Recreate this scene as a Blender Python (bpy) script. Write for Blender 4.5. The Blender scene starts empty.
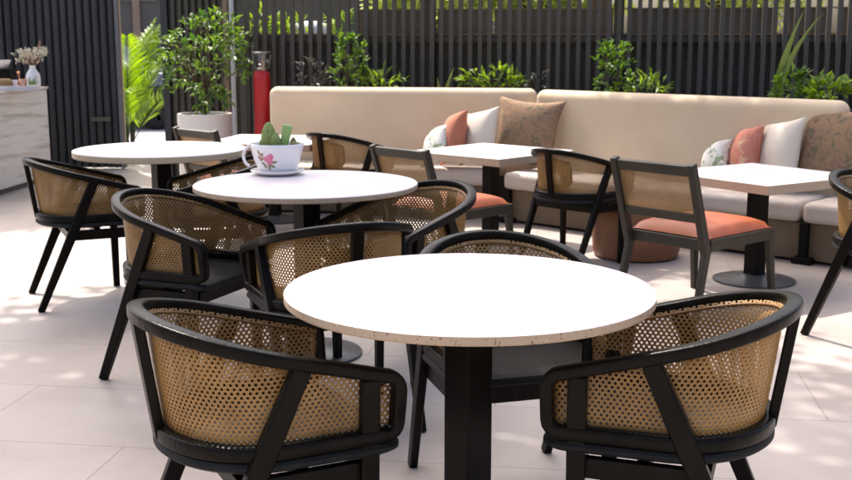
import bpy, math, random
from mathutils import Vector, Matrix, Euler
random.seed(7)
R = math.radians
PI = math.pi
scene = bpy.context.scene
col = scene.collection

# ------------------------------------------------------------------ helpers
def link(o):
    col.objects.link(o); return o

def empty(name, loc=(0, 0, 0), rz=0.0, sc=1.0):
    o = bpy.data.objects.new(name, None); link(o)
    o.location = loc; o.rotation_euler = (0, 0, rz); o.scale = (sc, sc, sc)
    o.empty_display_size = 0.1
    return o

def tag(o, label=None, cat=None, group=None, kind=None):
    if label: o['label'] = label
    if cat: o['category'] = cat
    if group: o['group'] = group
    if kind: o['kind'] = kind
    return o

def children(o):
    return [c for c in bpy.data.objects if c.parent == o]

def copy_tree(o, parent=None):
    c = o.copy(); link(c)
    if parent is not None: c.parent = parent
    for ch in children(o): copy_tree(ch, c)
    return c

class MB:
    def __init__(s): s.v = []; s.f = []; s.m = []; s.uv = {}
    def add(s, vs, fs, m=0):
        b = len(s.v); s.v += [tuple(p) for p in vs]
        for f in fs: s.f.append([i + b for i in f]); s.m.append(m)
        return b
    def box(s, c, d, rot=None, m=0):
        c = Vector(c); h = Vector(d) / 2
        P = [Vector((x * h.x, y * h.y, z * h.z)) for x in (-1, 1) for y in (-1, 1) for z in (-1, 1)]
        if rot is not None: P = [rot @ p for p in P]
        s.add([c + p for p in P], [(0, 1, 3, 2), (4, 6, 7, 5), (0, 4, 5, 1), (2, 3, 7, 6), (0, 2, 6, 4), (1, 5, 7, 3)], m)
    def bar(s, p0, p1, a0, b0, a1=None, b1=None, side=(0, 1, 0), m=0):
        # tapered rectangular bar: a = size across 'side' x axis, b = size along 'side'
        a1 = a0 if a1 is None else a1; b1 = b0 if b1 is None else b1
        p0 = Vector(p0); p1 = Vector(p1); t = (p1 - p0).normalized()
        sd = Vector(side); sd = (sd - t * sd.dot(t)).normalized(); n = t.cross(sd)
        vs = []
        for p, a, b in ((p0, a0, b0), (p1, a1, b1)):
            for i, j in ((-1, -1), (1, -1), (1, 1), (-1, 1)): vs.append(p + n * (i * a / 2) + sd * (j * b / 2))
        s.add(vs, [(3, 2, 1, 0), (4, 5, 6, 7), (0, 1, 5, 4), (1, 2, 6, 5), (2, 3, 7, 6), (3, 0, 4, 7)], m)
    def polybar(s, pts, sizes, side=(0, 1, 0), m=0):
        vs = []; k = len(pts); sd0 = Vector(side)
        for i in range(k):
            t = (Vector(pts[min(i + 1, k - 1)]) - Vector(pts[max(i - 1, 0)])).normalized()
            sd = (sd0 - t * sd0.dot(t)).normalized(); n = t.cross(sd); a, b = sizes[i]
            for x, y in ((-1, -1), (1, -1), (1, 1), (-1, 1)): vs.append(Vector(pts[i]) + n * (x * a / 2) + sd * (y * b / 2))
        fs = [(3, 2, 1, 0)] + [(4 * k - 4, 4 * k - 3, 4 * k - 2, 4 * k - 1)]
        for i in range(k - 1):
            for q in range(4): fs.append((4 * i + q, 4 * i + (q + 1) % 4, 4 * i + 4 + (q + 1) % 4, 4 * i + 4 + q))
        s.add(vs, fs, m)
    def sweep(s, path, norms, prof, closed=False, m=0):
        # prof: list of (a along normal, b along binormal)
        n = len(path); k = len(prof); vs = []
        for i in range(n):
            p = Vector(path[i])
            if closed: t = Vector(path[(i + 1) % n]) - Vector(path[i - 1])
            else: t = Vector(path[min(i + 1, n - 1)]) - Vector(path[max(i - 1, 0)])
            t.normalize(); N = Vector(norms[i]); N = (N - t * N.dot(t)).normalized(); B = t.cross(N)
            vs += [p + N * a + B * b for a, b in prof]
        fs = []
        for i in range(n if closed else n - 1):
            j = (i + 1) % n
            for q in range(k):
                r = (q + 1) % k
                fs.append((i * k + q, i * k + r, j * k + r, j * k + q))
        if not closed:
            fs.append(tuple(range(k - 1, -1, -1))); fs.append(tuple((n - 1) * k + q for q in range(k)))
        s.add(vs, fs, m)
    def tube(s, path, radii, n=8, m=0):
        if not hasattr(radii, '__len__'): radii = [radii] * len(path)
        vs = []; L = len(path)
        ref = Vector((0.31, 0.17, 0.93))
        for i in range(L):
            t = Vector(path[min(i + 1, L - 1)]) - Vector(path[max(i - 1, 0)]); t.normalize()
            a = t.cross(ref)
            if a.length < 1e-3: a = t.cross(Vector((1, 0, 0)))
            a.normalize(); b = t.cross(a)
            for q in range(n):
                th = 2 * PI * q / n
                vs.append(Vector(path[i]) + (a * math.cos(th) + b * math.sin(th)) * radii[i])
        fs = [(i * n + q, i * n + (q + 1) % n, (i + 1) * n + (q + 1) % n, (i + 1) * n + q) for i in range(L - 1) for q in range(n)]
        fs.append(tuple(range(n - 1, -1, -1))); fs.append(tuple((L - 1) * n + q for q in range(n)))
        s.add(vs, fs, m)
    def lathe(s, prof, n=48, c=(0, 0, 0), m=0, ms=None):
        vs = []; c = Vector(c)
        for r, z in prof:
            for q in range(n):
                th = 2 * PI * q / n; vs.append(c + Vector((r * math.cos(th), r * math.sin(th), z)))
        b = len(s.v); s.v += [tuple(p) for p in vs]
        for i in range(len(prof) - 1):
            for q in range(n):
                s.f.append([b + i * n + q, b + i * n + (q + 1) % n, b + (i + 1) * n + (q + 1) % n, b + (i + 1) * n + q])
                s.m.append(ms[i] if ms else m)
        s.f.append([b + q for q in range(n - 1, -1, -1)]); s.m.append(ms[0] if ms else m)
        s.f.append([b + (len(prof) - 1) * n + q for q in range(n)]); s.m.append(ms[-1] if ms else m)
    def build(s, name, mats, parent=None, bevel=0.0, smooth=None, seg=2, subd=0, uv=None):
        me = bpy.data.meshes.new(name); me.from_pydata(s.v, [], s.f)
        if not isinstance(mats, (list, tuple)): mats = [mats]
        for mt in mats: me.materials.append(mt)
        if len(mats) > 1: me.polygons.foreach_set('material_index', s.m)
        if uv is not None:
            ul = me.uv_layers.new(name='UVMap')
            for lp in me.loops: ul.data[lp.index].uv = uv[lp.vertex_index]
        me.update()
        if smooth is not None:
            me.polygons.foreach_set('use_smooth', [True] * len(me.polygons))
            if smooth < 179: me.set_sharp_from_angle(angle=R(smooth))
        o = bpy.data.objects.new(name, me); link(o)
        if parent is not None: o.parent = parent
        if bevel:
            b = o.modifiers.new('bevel', 'BEVEL'); b.width = bevel; b.segments = seg; b.limit_method = 'ANGLE'; b.angle_limit = R(35)
            b.harden_normals = False
            if smooth is None:
                me.polygons.foreach_set('use_smooth', [True] * len(me.polygons)); me.set_sharp_from_angle(angle=R(60))
        if subd:
            d = o.modifiers.new('subd', 'SUBSURF'); d.levels = subd; d.render_levels = subd
        return o

def rrect(w, h, r, n=3):
    P = []
    for cx, cy, a0 in ((w/2 - r, h/2 - r, 0), (-w/2 + r, h/2 - r, 90), (-w/2 + r, -h/2 + r, 180), (w/2 - r, -h/2 + r, 270)):
        for i in range(n + 1):
            a = R(a0 + 90 * i / n); P.append((cx + r * math.cos(a), cy + r * math.sin(a)))
    return P

# ------------------------------------------------------------------ materials
def nt(name):
    m = bpy.data.materials.new(name); m.use_nodes = True
    t = m.node_tree; b = t.nodes['Principled BSDF']
    return m, t, b

def N(t, typ, **kw):
    n = t.nodes.new(typ)
    for k, v in kw.items():
        if k in n.inputs: n.inputs[k].default_value = v
        else: setattr(n, k, v)
    return n

def ramp(t, stops, fac):
    r = t.nodes.new('ShaderNodeValToRGB')
    e = r.color_ramp.elements
    while len(e) < len(stops): e.new(0.5)
    for el, (p, c) in zip(e, stops):
        el.position = p; el.color = (*c, 1) if len(c) == 3 else c
    t.links.new(fac, r.inputs[0]); return r.outputs[0]

def simple(name, c1, c2=None, scale=8, rough=0.6, spec=0.5, bump=0.0, bscale=60, metal=0.0, stretch=(1, 1, 1), coat=0.0, sss=0.0, sheen=0.0, rvar=0.0):
    m, t, b = nt(name)
    b.inputs['Roughness'].default_value = rough; b.inputs['Metallic'].default_value = metal
    b.inputs['Specular IOR Level'].default_value = spec
    b.inputs['Coat Weight'].default_value = coat
    if sheen: b.inputs['Sheen Weight'].default_value = sheen
    tc = t.nodes.new('ShaderNodeTexCoord'); mp = t.nodes.new('ShaderNodeMapping'); mp.inputs['Scale'].default_value = stretch
    t.links.new(tc.outputs['Object'], mp.inputs[0])
    if c2 is None: c2 = tuple(x * 0.8 for x in c1)
    nz = N(t, 'ShaderNodeTexNoise', Scale=scale, Detail=5.0); t.links.new(mp.outputs[0], nz.inputs['Vector'])
    t.links.new(ramp(t, [(0.3, c1), (0.72, c2)], nz.outputs[0]), b.inputs['Base Color'])
    if rvar:
        mr = N(t, 'ShaderNodeMapRange'); mr.inputs['To Min'].default_value = rough - rvar; mr.inputs['To Max'].default_value = rough + rvar
        t.links.new(nz.outputs[0], mr.inputs[0]); t.links.new(mr.outputs[0], b.inputs['Roughness'])
    if bump:
        n2 = N(t, 'ShaderNodeTexNoise', Scale=bscale, Detail=4.0); t.links.new(mp.outputs[0], n2.inputs['Vector'])
        bp = N(t, 'ShaderNodeBump', Strength=bump, Distance=0.01); t.links.new(n2.outputs[0], bp.inputs['Height'])
        t.links.new(bp.outputs[0], b.inputs['Normal'])
    return m

def leafmat(name, c1, c2, trans=0.35, rough=0.42):
    m, t, b = nt(name)
    geo = t.nodes.new('ShaderNodeNewGeometry')
    cr = ramp(t, [(0.0, c1), (1.0, c2)], geo.outputs['Random Per Island'])
    t.links.new(cr, b.inputs['Base Color']); b.inputs['Roughness'].default_value = rough
    tr = t.nodes.new('ShaderNodeBsdfTranslucent')
    mx = t.nodes.new('ShaderNodeMixShader'); mx.inputs[0].default_value = trans
    hs = N(t, 'ShaderNodeHueSaturation', Value=1.5, Saturation=1.1); t.links.new(cr, hs.inputs['Color'])
    t.links.new(hs.outputs[0], tr.inputs[0])
    t.links.new(b.outputs[0], mx.inputs[1]); t.links.new(tr.outputs[0], mx.inputs[2])
    t.links.new(mx.outputs[0], t.nodes['Material Output'].inputs[0])
    return m

M = {}
M['wood'] = simple('black_stained_wood', (0.004, 0.0033, 0.0025), (0.010, 0.0078, 0.0055), 14, 0.30, 0.09, 0.14, 90, stretch=(1, 1, 0.25), rvar=0.06)
M['grey_wood'] = simple('dark_grey_wood', (0.030, 0.023, 0.014), (0.044, 0.034, 0.021), 14, 0.45, 0.35, 0.12, 90, stretch=(1, 1, 0.3), rvar=0.06)
M['seat'] = simple('seat_board', (0.010, 0.0098, 0.0098), (0.016, 0.0155, 0.0155), 20, 0.62, 0.14, 0.06, 200)
M['steel'] = simple('black_steel', (0.005, 0.0042, 0.003), (0.009, 0.0078, 0.006), 9, 0.42, 0.09, 0.04, 150, rvar=0.05)
M['disc'] = simple('base_disc_steel', (0.05, 0.05, 0.052), (0.075, 0.075, 0.08), 7, 0.34, 0.5, 0.03, 120, rvar=0.05)
M['orange'] = simple('orange_leather', (0.34, 0.078, 0.022), (0.27, 0.058, 0.015), 7, 0.5, 0.45, 0.12, 160)
def soften(m, scale, strength, dist):
    t = m.node_tree; b = t.nodes['Principled BSDF']; old = b.inputs['Normal'].links[0].from_socket
    tc = t.nodes.new('ShaderNodeTexCoord'); nz = N(t, 'ShaderNodeTexNoise', Scale=scale, Detail=2.0); t.links.new(tc.outputs['Object'], nz.inputs['Vector'])
    bp = N(t, 'ShaderNodeBump', Strength=strength, Distance=dist); t.links.new(nz.outputs[0], bp.inputs['Height']); t.links.new(old, bp.inputs['Normal']); t.links.new(bp.outputs[0], b.inputs['Normal'])
    return m
M['bench'] = simple('beige_upholstery', (0.66, 0.514, 0.352), (0.60, 0.463, 0.312), 4, 0.78, 0.25, 0.18, 420, sheen=0.1)
M['bench_seat'] = simple('pale_seat_upholstery', (0.56, 0.48, 0.41), (0.50, 0.43, 0.36), 5, 0.75, 0.25, 0.18, 420, sheen=0.1)
soften(M['bench'], 3.5, 0.35, 0.04); soften(M['bench_seat'], 4.5, 0.5, 0.04)
M['plinth'] = simple('brown_plinth', (0.17, 0.12, 0.072), (0.13, 0.092, 0.055), 6, 0.6, 0.4, 0.1, 80)
M['charcoal'] = simple('charcoal_paint', (0.028, 0.029, 0.031), (0.037, 0.038, 0.04), 5, 0.5, 0.45, 0.08, 60, rvar=0.06)
M['slat'] = simple('fence_slat_paint', (0.056, 0.049, 0.039), (0.080, 0.071, 0.057), 4, 0.6, 0.4, 0.1, 50, stretch=(1, 1, 0.15), rvar=0.08)
M['backing'] = simple('dark_boarding', (0.11, 0.095, 0.076), (0.15, 0.13, 0.10), 5, 0.85, 0.3, 0.15, 30, stretch=(1, 1, 6))
M['panel'] = simple('grey_panel', (0.12, 0.108, 0.09), (0.16, 0.145, 0.12), 3, 0.7, 0.4, 0.1, 30)
M['tan'] = simple('tan_wood', (0.30, 0.21, 0.14), (0.24, 0.165, 0.11), 9, 0.6, 0.4, 0.1, 60, stretch=(1, 1, 0.2))
M['whitepaint'] = simple('pale_paint', (0.62, 0.60, 0.62), (0.54, 0.52, 0.54), 4, 0.5, 0.4, 0.05, 60)
M['edgecap'] = simple('grey_edge_metal', (0.16, 0.16, 0.175), (0.12, 0.12, 0.135), 6, 0.42, 0.5, 0.05, 60)
M['pot'] = simple('cream_pot', (0.90, 0.80, 0.67), (0.85, 0.75, 0.62), 5, 0.55, 0.4, 0.1, 80)
M['soil'] = simple('soil', (0.06, 0.04, 0.025), (0.03, 0.02, 0.013), 40, 0.95, 0.2, 0.6, 90)
M['bark'] = simple('bark', (0.12, 0.085, 0.055), (0.075, 0.052, 0.035), 25, 0.9, 0.2, 0.5, 60)
M['red'] = simple('red_enamel', (0.46, 0.010, 0.014), (0.38, 0.008, 0.011), 5, 0.38, 0.4, 0.05, 30, coat=0.1)
M['chrome'] = simple('galvanised_metal', (0.22, 0.205, 0.19), (0.12, 0.11, 0.10), 10, 0.4, 0.5, 0.05, 80, metal=0.9)
M['pouf'] = simple('brown_leather', (0.24, 0.095, 0.04), (0.18, 0.07, 0.03), 6, 0.5, 0.45, 0.2, 110)
M['ceramic'] = simple('white_ceramic', (0.82, 0.78, 0.77), (0.79, 0.75, 0.74), 4, 0.18, 0.5, 0.02, 20, coat=0.3)
M['pink'] = simple('pink_print', (0.62, 0.09, 0.2), (0.74, 0.28, 0.37), 90, 0.3, 0.5)
M['printgreen'] = simple('green_print', (0.19, 0.22, 0.07), (0.3, 0.2, 0.07), 60, 0.3, 0.5)
M['cactus'] = simple('cactus_skin', (0.15, 0.22, 0.045), (0.34, 0.38, 0.14), 120, 0.6, 0.4, 0.5, 220)
M['cactus_pale'] = simple('succulent_skin', (0.22, 0.36, 0.10), (0.30, 0.44, 0.14), 12, 0.4, 0.5, 0.1, 100)
M['cactus_brown'] = simple('withered_succulent', (0.2, 0.12, 0.05), (0.12, 0.17, 0.05), 20, 0.5, 0.4, 0.3, 100)
M['creamfab'] = simple('cream_fabric', (0.72, 0.63, 0.52), (0.65, 0.56, 0.45), 6, 0.85, 0.2, 0.3, 300, sheen=0.2)
M['terrafab'] = simple('terracotta_fabric', (0.50, 0.18, 0.105), (0.41, 0.14, 0.08), 9, 0.85, 0.2, 0.3, 300, sheen=0.2)
M['copper'] = simple('copper', (0.75, 0.36, 0.22), (0.68, 0.3, 0.18), 8, 0.3, 0.5, metal=0.9)
M['basket'] = simple('woven_tan', (0.33, 0.22, 0.09), (0.22, 0.14, 0.06), 60, 0.8, 0.3, 0.5, 120)
M['flower'] = simple('dried_white_flower', (0.80, 0.75, 0.60), (0.66, 0.60, 0.45), 60, 0.85, 0.2)
M['plume'] = simple('brown_plume', (0.22, 0.12, 0.075), (0.3, 0.18, 0.11), 60, 0.9, 0.2)
M['carpaint'] = simple('blue_grey_car_paint', (0.10, 0.12, 0.17), (0.09, 0.11, 0.155), 3, 0.3, 0.5, coat=0.6)
M['glass'] = simple('dark_glass', (0.05, 0.07, 0.08), (0.04, 0.055, 0.065), 2, 0.08, 0.6, coat=0.4)
M['rubber'] = simple('tyre_rubber', (0.02, 0.02, 0.02), (0.026, 0.026, 0.026), 20, 0.8, 0.3)
M['alloy'] = simple('alloy', (0.62, 0.62, 0.64), (0.52, 0.52, 0.54), 6, 0.35, 0.5, metal=0.7)
M['facade'] = simple('dark_render', (0.13, 0.12, 0.108), (0.10, 0.092, 0.083), 1.5, 0.85, 0.3, 0.1, 20)
M['leaf'] = leafmat('leaf_mid', (0.04, 0.095, 0.014), (0.17, 0.27, 0.035))
M['leaf_bright'] = leafmat('leaf_bright', (0.11, 0.19, 0.018), (0.24, 0.33, 0.045), 0.45)
M['leaf_far'] = leafmat('leaf_far', (0.22, 0.30, 0.05), (0.46, 0.50, 0.14), 0.5)
M['leaf_dark'] = leafmat('leaf_dark', (0.022, 0.045, 0.014), (0.06, 0.10, 0.03), 0.25)
M['leaf_purple'] = leafmat('leaf_purple', (0.03, 0.035, 0.025), (0.10, 0.085, 0.075), 0.2)
M['palm'] = leafmat('palm_leaf', (0.09, 0.17, 0.012), (0.22, 0.32, 0.03), 0.45)
M['blade'] = leafmat('sword_leaf', (0.10, 0.16, 0.03), (0.19, 0.22, 0.06), 0.3)
M['canopy'] = leafmat('canopy_leaf', (0.05, 0.09, 0.012), (0.16, 0.22, 0.03), 0.4)

def cane_mat(name, pu, pv, rad, c1, c2):
    m, t, b = nt(name); L = t.links
    tc = t.nodes.new('ShaderNodeTexCoord'); sx = t.nodes.new('ShaderNodeSeparateXYZ'); L.new(tc.outputs['UV'], sx.inputs[0])
    def math_(op, a, bb=None, c=None):
        n = t.nodes.new('ShaderNodeMath'); n.operation = op
        for i, v in enumerate((a, bb, c)):
            if v is None: continue
            if isinstance(v, (int, float)): n.inputs[i].default_value = v
            else: L.new(v, n.inputs[i])
        return n.outputs[0]
    u = math_('DIVIDE', sx.outputs[0], pu); v = math_('DIVIDE', sx.outputs[1], pv)
    def dist(du, dv):
        a = math_('SUBTRACT', math_('FRACT', math_('ADD', u, du)), 0.5)
        c = math_('SUBTRACT', math_('FRACT', math_('ADD', v, dv)), 0.5)
        a = math_('MULTIPLY', a, pu); c = math_('MULTIPLY', c, pv)
        return math_('SQRT', math_('ADD', math_('MULTIPLY', a, a), math_('MULTIPLY', c, c)))
    d = math_('MINIMUM', dist(0, 0), dist(0.5, 0.5))
    nz = N(t, 'ShaderNodeTexNoise', Scale=190.0, Detail=2.0); L.new(tc.outputs['UV'], nz.inputs['Vector'])
    rr = math_('ADD', rad, math_('MULTIPLY', math_('SUBTRACT', nz.outputs[0], 0.5), rad * 0.7))
    hole = math_('LESS_THAN', d, rr)
    n2 = N(t, 'ShaderNodeTexNoise', Scale=11.0, Detail=4.0); L.new(tc.outputs['UV'], n2.inputs['Vector'])
    n3 = N(t, 'ShaderNodeTexNoise', Scale=420.0, Detail=2.0); L.new(tc.outputs['UV'], n3.inputs['Vector'])
    f = math_('ADD', math_('MULTIPLY', n2.outputs[0], 0.55), math_('MULTIPLY', n3.outputs[0], 0.45))
    c = ramp(t, [(0.32, c1), (0.68, c2)], f)
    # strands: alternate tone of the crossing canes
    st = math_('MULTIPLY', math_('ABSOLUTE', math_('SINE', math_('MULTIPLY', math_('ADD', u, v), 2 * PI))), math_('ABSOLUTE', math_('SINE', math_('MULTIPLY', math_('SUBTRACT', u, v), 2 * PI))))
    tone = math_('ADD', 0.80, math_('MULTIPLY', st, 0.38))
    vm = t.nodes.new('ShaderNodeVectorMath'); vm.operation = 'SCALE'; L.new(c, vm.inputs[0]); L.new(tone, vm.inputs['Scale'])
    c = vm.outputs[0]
    L.new(c, b.inputs['Base Color']); b.inputs['Roughness'].default_value = 0.5
    bp = N(t, 'ShaderNodeBump', Strength=0.55, Distance=0.003); L.new(d, bp.inputs['Height']); bp.invert = True
    L.new(bp.outputs[0], b.inputs['Normal'])
    tr = t.nodes.new('ShaderNodeBsdfTranslucent'); L.new(c, tr.inputs[0])
    m1 = t.nodes.new('ShaderNodeMixShader'); m1.inputs[0].default_value = 0.14; L.new(b.outputs[0], m1.inputs[1]); L.new(tr.outputs[0], m1.inputs[2])
    tp = t.nodes.new('ShaderNodeBsdfTransparent'); m2 = t.nodes.new('ShaderNodeMixShader')
    L.new(hole, m2.inputs[0]); L.new(m1.outputs[0], m2.inputs[1]); L.new(tp.outputs[0], m2.inputs[2])
    L.new(m2.outputs[0], t.nodes['Material Output'].inputs[0])
    return m
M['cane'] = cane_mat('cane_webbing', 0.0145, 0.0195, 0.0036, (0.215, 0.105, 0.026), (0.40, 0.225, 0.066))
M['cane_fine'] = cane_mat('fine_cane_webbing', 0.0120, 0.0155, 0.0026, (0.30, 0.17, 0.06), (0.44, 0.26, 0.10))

M['binding'] = simple('cane_binding', (0.20, 0.105, 0.03), (0.14, 0.07, 0.02), 30, 0.5, 0.4)

def terrazzo(name, base, flecks, fscale, amount, rough):
    m, t, b = nt(name); L = t.links
    tc = t.nodes.new('ShaderNodeTexCoord')
    vo = N(t, 'ShaderNodeTexVoronoi', Scale=fscale); L.new(tc.outputs['Object'], vo.inputs['Vector'])
    wn = t.nodes.new('ShaderNodeSeparateColor'); L.new(vo.outputs['Color'], wn.inputs[0])
    lt = t.nodes.new('ShaderNodeMath'); lt.operation = 'LESS_THAN'; lt.inputs[1].default_value = amount; L.new(wn.outputs[0], lt.inputs[0])
    l2 = t.nodes.new('ShaderNodeMath'); l2.operation = 'LESS_THAN'; l2.inputs[1].default_value = 0.36; L.new(vo.outputs['Distance'], l2.inputs[0])
    mu = t.nodes.new('ShaderNodeMath'); mu.operation = 'MULTIPLY'; L.new(lt.outputs[0], mu.inputs[0]); L.new(l2.outputs[0], mu.inputs[1])
    fc = ramp(t, flecks, wn.outputs[1])
    nz = N(t, 'ShaderNodeTexNoise', Scale=9.0, Detail=4.0); L.new(tc.outputs['Object'], nz.inputs['Vector'])
    bc = ramp(t, [(0.3, base), (0.7, tuple(x * 0.9 for x in base))], nz.outputs[0])
    mx = t.nodes.new('ShaderNodeMix'); mx.data_type = 'RGBA'
    L.new(mu.outputs[0], mx.inputs[0]); L.new(bc, mx.inputs[6]); L.new(fc, mx.inputs[7])
    L.new(mx.outputs[2], b.inputs['Base Color']); b.inputs['Roughness'].default_value = rough
    return m
M['stone'] = terrazzo('pale_stone_top', (0.74, 0.68, 0.68), [(0.0, (0.60, 0.50, 0.46)), (1.0, (0.56, 0.50, 0.50))], 150, 0.16, 0.4)
M['stone_edge'] = terrazzo('speckled_stone_edge', (0.44, 0.325, 0.22), [(0.0, (0.10, 0.065, 0.04)), (0.5, (0.3, 0.2, 0.12)), (1.0, (0.52, 0.42, 0.3))], 150, 0.34, 0.6)
M['oak_edge'] = simple('plain_oak_edge', (0.56, 0.43, 0.28), (0.49, 0.37, 0.235), 10, 0.6, 0.4, 0.05, 60)

def marble():
    m, t, b = nt('banded_marble'); L = t.links
    tc = t.nodes.new('ShaderNodeTexCoord'); mp = t.nodes.new('ShaderNodeMapping'); L.new(tc.outputs['Object'], mp.inputs[0])
    mp.inputs['Rotation'].default_value = (R(4), 0, 0)
    wv = N(t, 'ShaderNodeTexWave', Scale=3.4, Distortion=2.6, Detail=4.0); wv.inputs['Detail Scale'].default_value = 0.7; wv.bands_direction = 'Z'
    L.new(mp.outputs[0], wv.inputs['Vector'])
    nz = N(t, 'ShaderNodeTexNoise', Scale=3.0, Detail=6.0); mp2 = t.nodes.new('ShaderNodeMapping'); mp2.inputs['Scale'].default_value = (0.5, 0.35, 7)
    L.new(tc.outputs['Object'], mp2.inputs[0]); L.new(mp2.outputs[0], nz.inputs['Vector'])
    ad = t.nodes.new('ShaderNodeMath'); ad.operation = 'MULTIPLY_ADD'; L.new(wv.outputs[0], ad.inputs[0]); ad.inputs[1].default_value = 0.14; L.new(nz.outputs[0], ad.inputs[2])
    L.new(ramp(t, [(0.36, (0.42, 0.355, 0.295)), (0.48, (0.56, 0.49, 0.425)), (0.60, (0.70, 0.64, 0.57)), (0.76, (0.63, 0.57, 0.515)), (0.88, (0.47, 0.42, 0.375))], ad.outputs[0]), b.inputs['Base Color'])
    b.inputs['Roughness'].default_value = 0.4
    return m
M['marble'] = marble()

def floor_mat():
    m, t, b = nt('floor_tiles'); L = t.links
    tc = t.nodes.new('ShaderNodeTexCoord'); mp = t.nodes.new('ShaderNodeMapping'); L.new(tc.outputs['Object'], mp.inputs[0])
    mp.inputs['Rotation'].default_value = (0, 0, R(8)); mp.inputs['Location'].default_value = (0.3, 0.22, 0)
    br = N(t, 'ShaderNodeTexBrick', Scale=1.0); L.new(mp.outputs[0], br.inputs['Vector'])
    br.inputs['Brick Width'].default_value = 1.2; br.inputs['Row Height'].default_value = 0.6; br.inputs['Mortar Size'].default_value = 0.0028
    br.inputs['Mortar Smooth'].default_value = 0.3; br.inputs['Bias'].default_value = 0.0
    br.inputs['Color1'].default_value = (0.385, 0.335, 0.303, 1); br.inputs['Color2'].default_value = (0.352, 0.304, 0.274, 1); br.inputs['Mortar'].default_value = (0.215, 0.18, 0.16, 1)
    nz = N(t, 'ShaderNodeTexNoise', Scale=2.2, Detail=7.0); nz.inputs['Roughness'].default_value = 0.6; L.new(mp.outputs[0], nz.inputs['Vector'])
    mp3 = t.nodes.new('ShaderNodeMapping'); mp3.inputs['Scale'].default_value = (0.5, 0.8, 1); L.new(mp.outputs[0], mp3.inputs[0])
    n2 = N(t, 'ShaderNodeTexNoise', Scale=1.1, Detail=8.0); n2.inputs['Roughness'].default_value = 0.62; L.new(mp3.outputs[0], n2.inputs['Vector'])
    ad = t.nodes.new('ShaderNodeMath'); ad.operation = 'ADD'; L.new(nz.outputs[0], ad.inputs[0]); L.new(n2.outputs[0], ad.inputs[1])
    v = ramp(t, [(0.32, (0.80, 0.785, 0.77)), (0.5, (0.99, 0.985, 0.98)), (0.68, (1.12, 1.12, 1.12))], ad.outputs[0])
    # half the ramp input so two noises average
    hf = t.nodes.new('ShaderNodeMath'); hf.operation = 'MULTIPLY'; hf.inputs[1].default_value = 0.5; L.new(ad.outputs[0], hf.inputs[0])
    L.new(hf.outputs[0], v.node.inputs[0])
    mx = t.nodes.new('ShaderNodeMix'); mx.data_type = 'RGBA'; mx.blend_type = 'MULTIPLY'; mx.inputs[0].default_value = 1.0
    L.new(br.outputs['Color'], mx.inputs[6]); L.new(v, mx.inputs[7])
    L.new(mx.outputs[2], b.inputs['Base Color'])
    rr = N(t, 'ShaderNodeMapRange'); rr.inputs['To Min'].default_value = 0.42; rr.inputs['To Max'].default_value = 0.6; L.new(nz.outputs[0], rr.inputs[0])
    L.new(rr.outputs[0], b.inputs['Roughness'])
    bp = N(t, 'ShaderNodeBump', Strength=0.25, Distance=0.003); L.new(br.outputs['Fac'], bp.inputs['Height']); bp.invert = True
    L.new(bp.outputs[0], b.inputs['Normal'])
    return m
M['floor'] = floor_mat()
M['pave'] = simple('street_paving', (0.40, 0.37, 0.38), (0.34, 0.31, 0.32), 2.5, 0.8, 0.3, 0.2, 40)
M['earth'] = simple('ground_earth', (0.16, 0.14, 0.10), (0.10, 0.11, 0.06), 1.5, 0.95, 0.2, 0.4, 20)

def pattern_fabric(name, cols, scale):
    m, t, b = nt(name); L = t.links
    tc = t.nodes.new('ShaderNodeTexCoord')
    nz = N(t, 'ShaderNodeTexNoise', Scale=scale, Detail=5.0); nz.inputs['Roughness'].default_value = 0.65; nz.inputs['Distortion'].default_value = 0.6
    L.new(tc.outputs['Object'], nz.inputs['Vector'])
    L.new(ramp(t, cols, nz.outputs[0]), b.inputs['Base Color']); b.inputs['Roughness'].default_value = 0.9
    n2 = N(t, 'ShaderNodeTexNoise', Scale=260.0); L.new(tc.outputs['Object'], n2.inputs['Vector'])
    bp = N(t, 'ShaderNodeBump', Strength=0.3, Distance=0.01); L.new(n2.outputs[0], bp.inputs['Height']); L.new(bp.outputs[0], b.inputs['Normal'])
    return m
M['kilim'] = pattern_fabric('faded_patterned_fabric', [(0.34, (0.09, 0.095, 0.07)), (0.43, (0.235, 0.155, 0.085)), (0.5, (0.32, 0.18, 0.10)), (0.57, (0.17, 0.13, 0.085)), (0.66, (0.36, 0.15, 0.085))], 13)
M['leafprint'] = pattern_fabric('leaf_print_fabric', [(0.44, (0.72, 0.68, 0.60)), (0.52, (0.68, 0.66, 0.58)), (0.565, (0.22, 0.28, 0.15)), (0.66, (0.30, 0.34, 0.22))], 9)
M['terraprint'] = pattern_fabric('terracotta_print_fabric', [(0.38, (0.50, 0.18, 0.12)), (0.56, (0.57, 0.22, 0.15)), (0.60, (0.66, 0.47, 0.26)), (0.68, (0.55, 0.22, 0.15))], 16)

# ------------------------------------------------------------------ setting
def sheet(name, x0, x1, y0, y1, z, m):
    b = MB(); b.add([(x0, y0, z), (x1, y0, z), (x1, y1, z), (x0, y1, z)], [(0, 1, 2, 3)])
    return tag(b.build(name, m), kind='structure')
sheet('ground', -400, 400, -400, 400, -0.012, M['earth'])
sheet('patio_floor', -9, 9, -6, 12.6, 0.0, M['floor'])
sheet('street_pavement', -40, 40, 12.6, 26, -0.004, M['pave'])

# ------------------------------------------------------------------ barrel chair
WT, AT, WB, AB, XF = 0.258, 0.256, 0.245, 0.213, 0.268      # centre lines
ZB, ZA, ZR = 0.741, 0.594, 0.460
def rz_(x):
    return ZB - (ZB - ZA) * max(0, (x + AT) / (XF + AT)) ** 0.95

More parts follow.
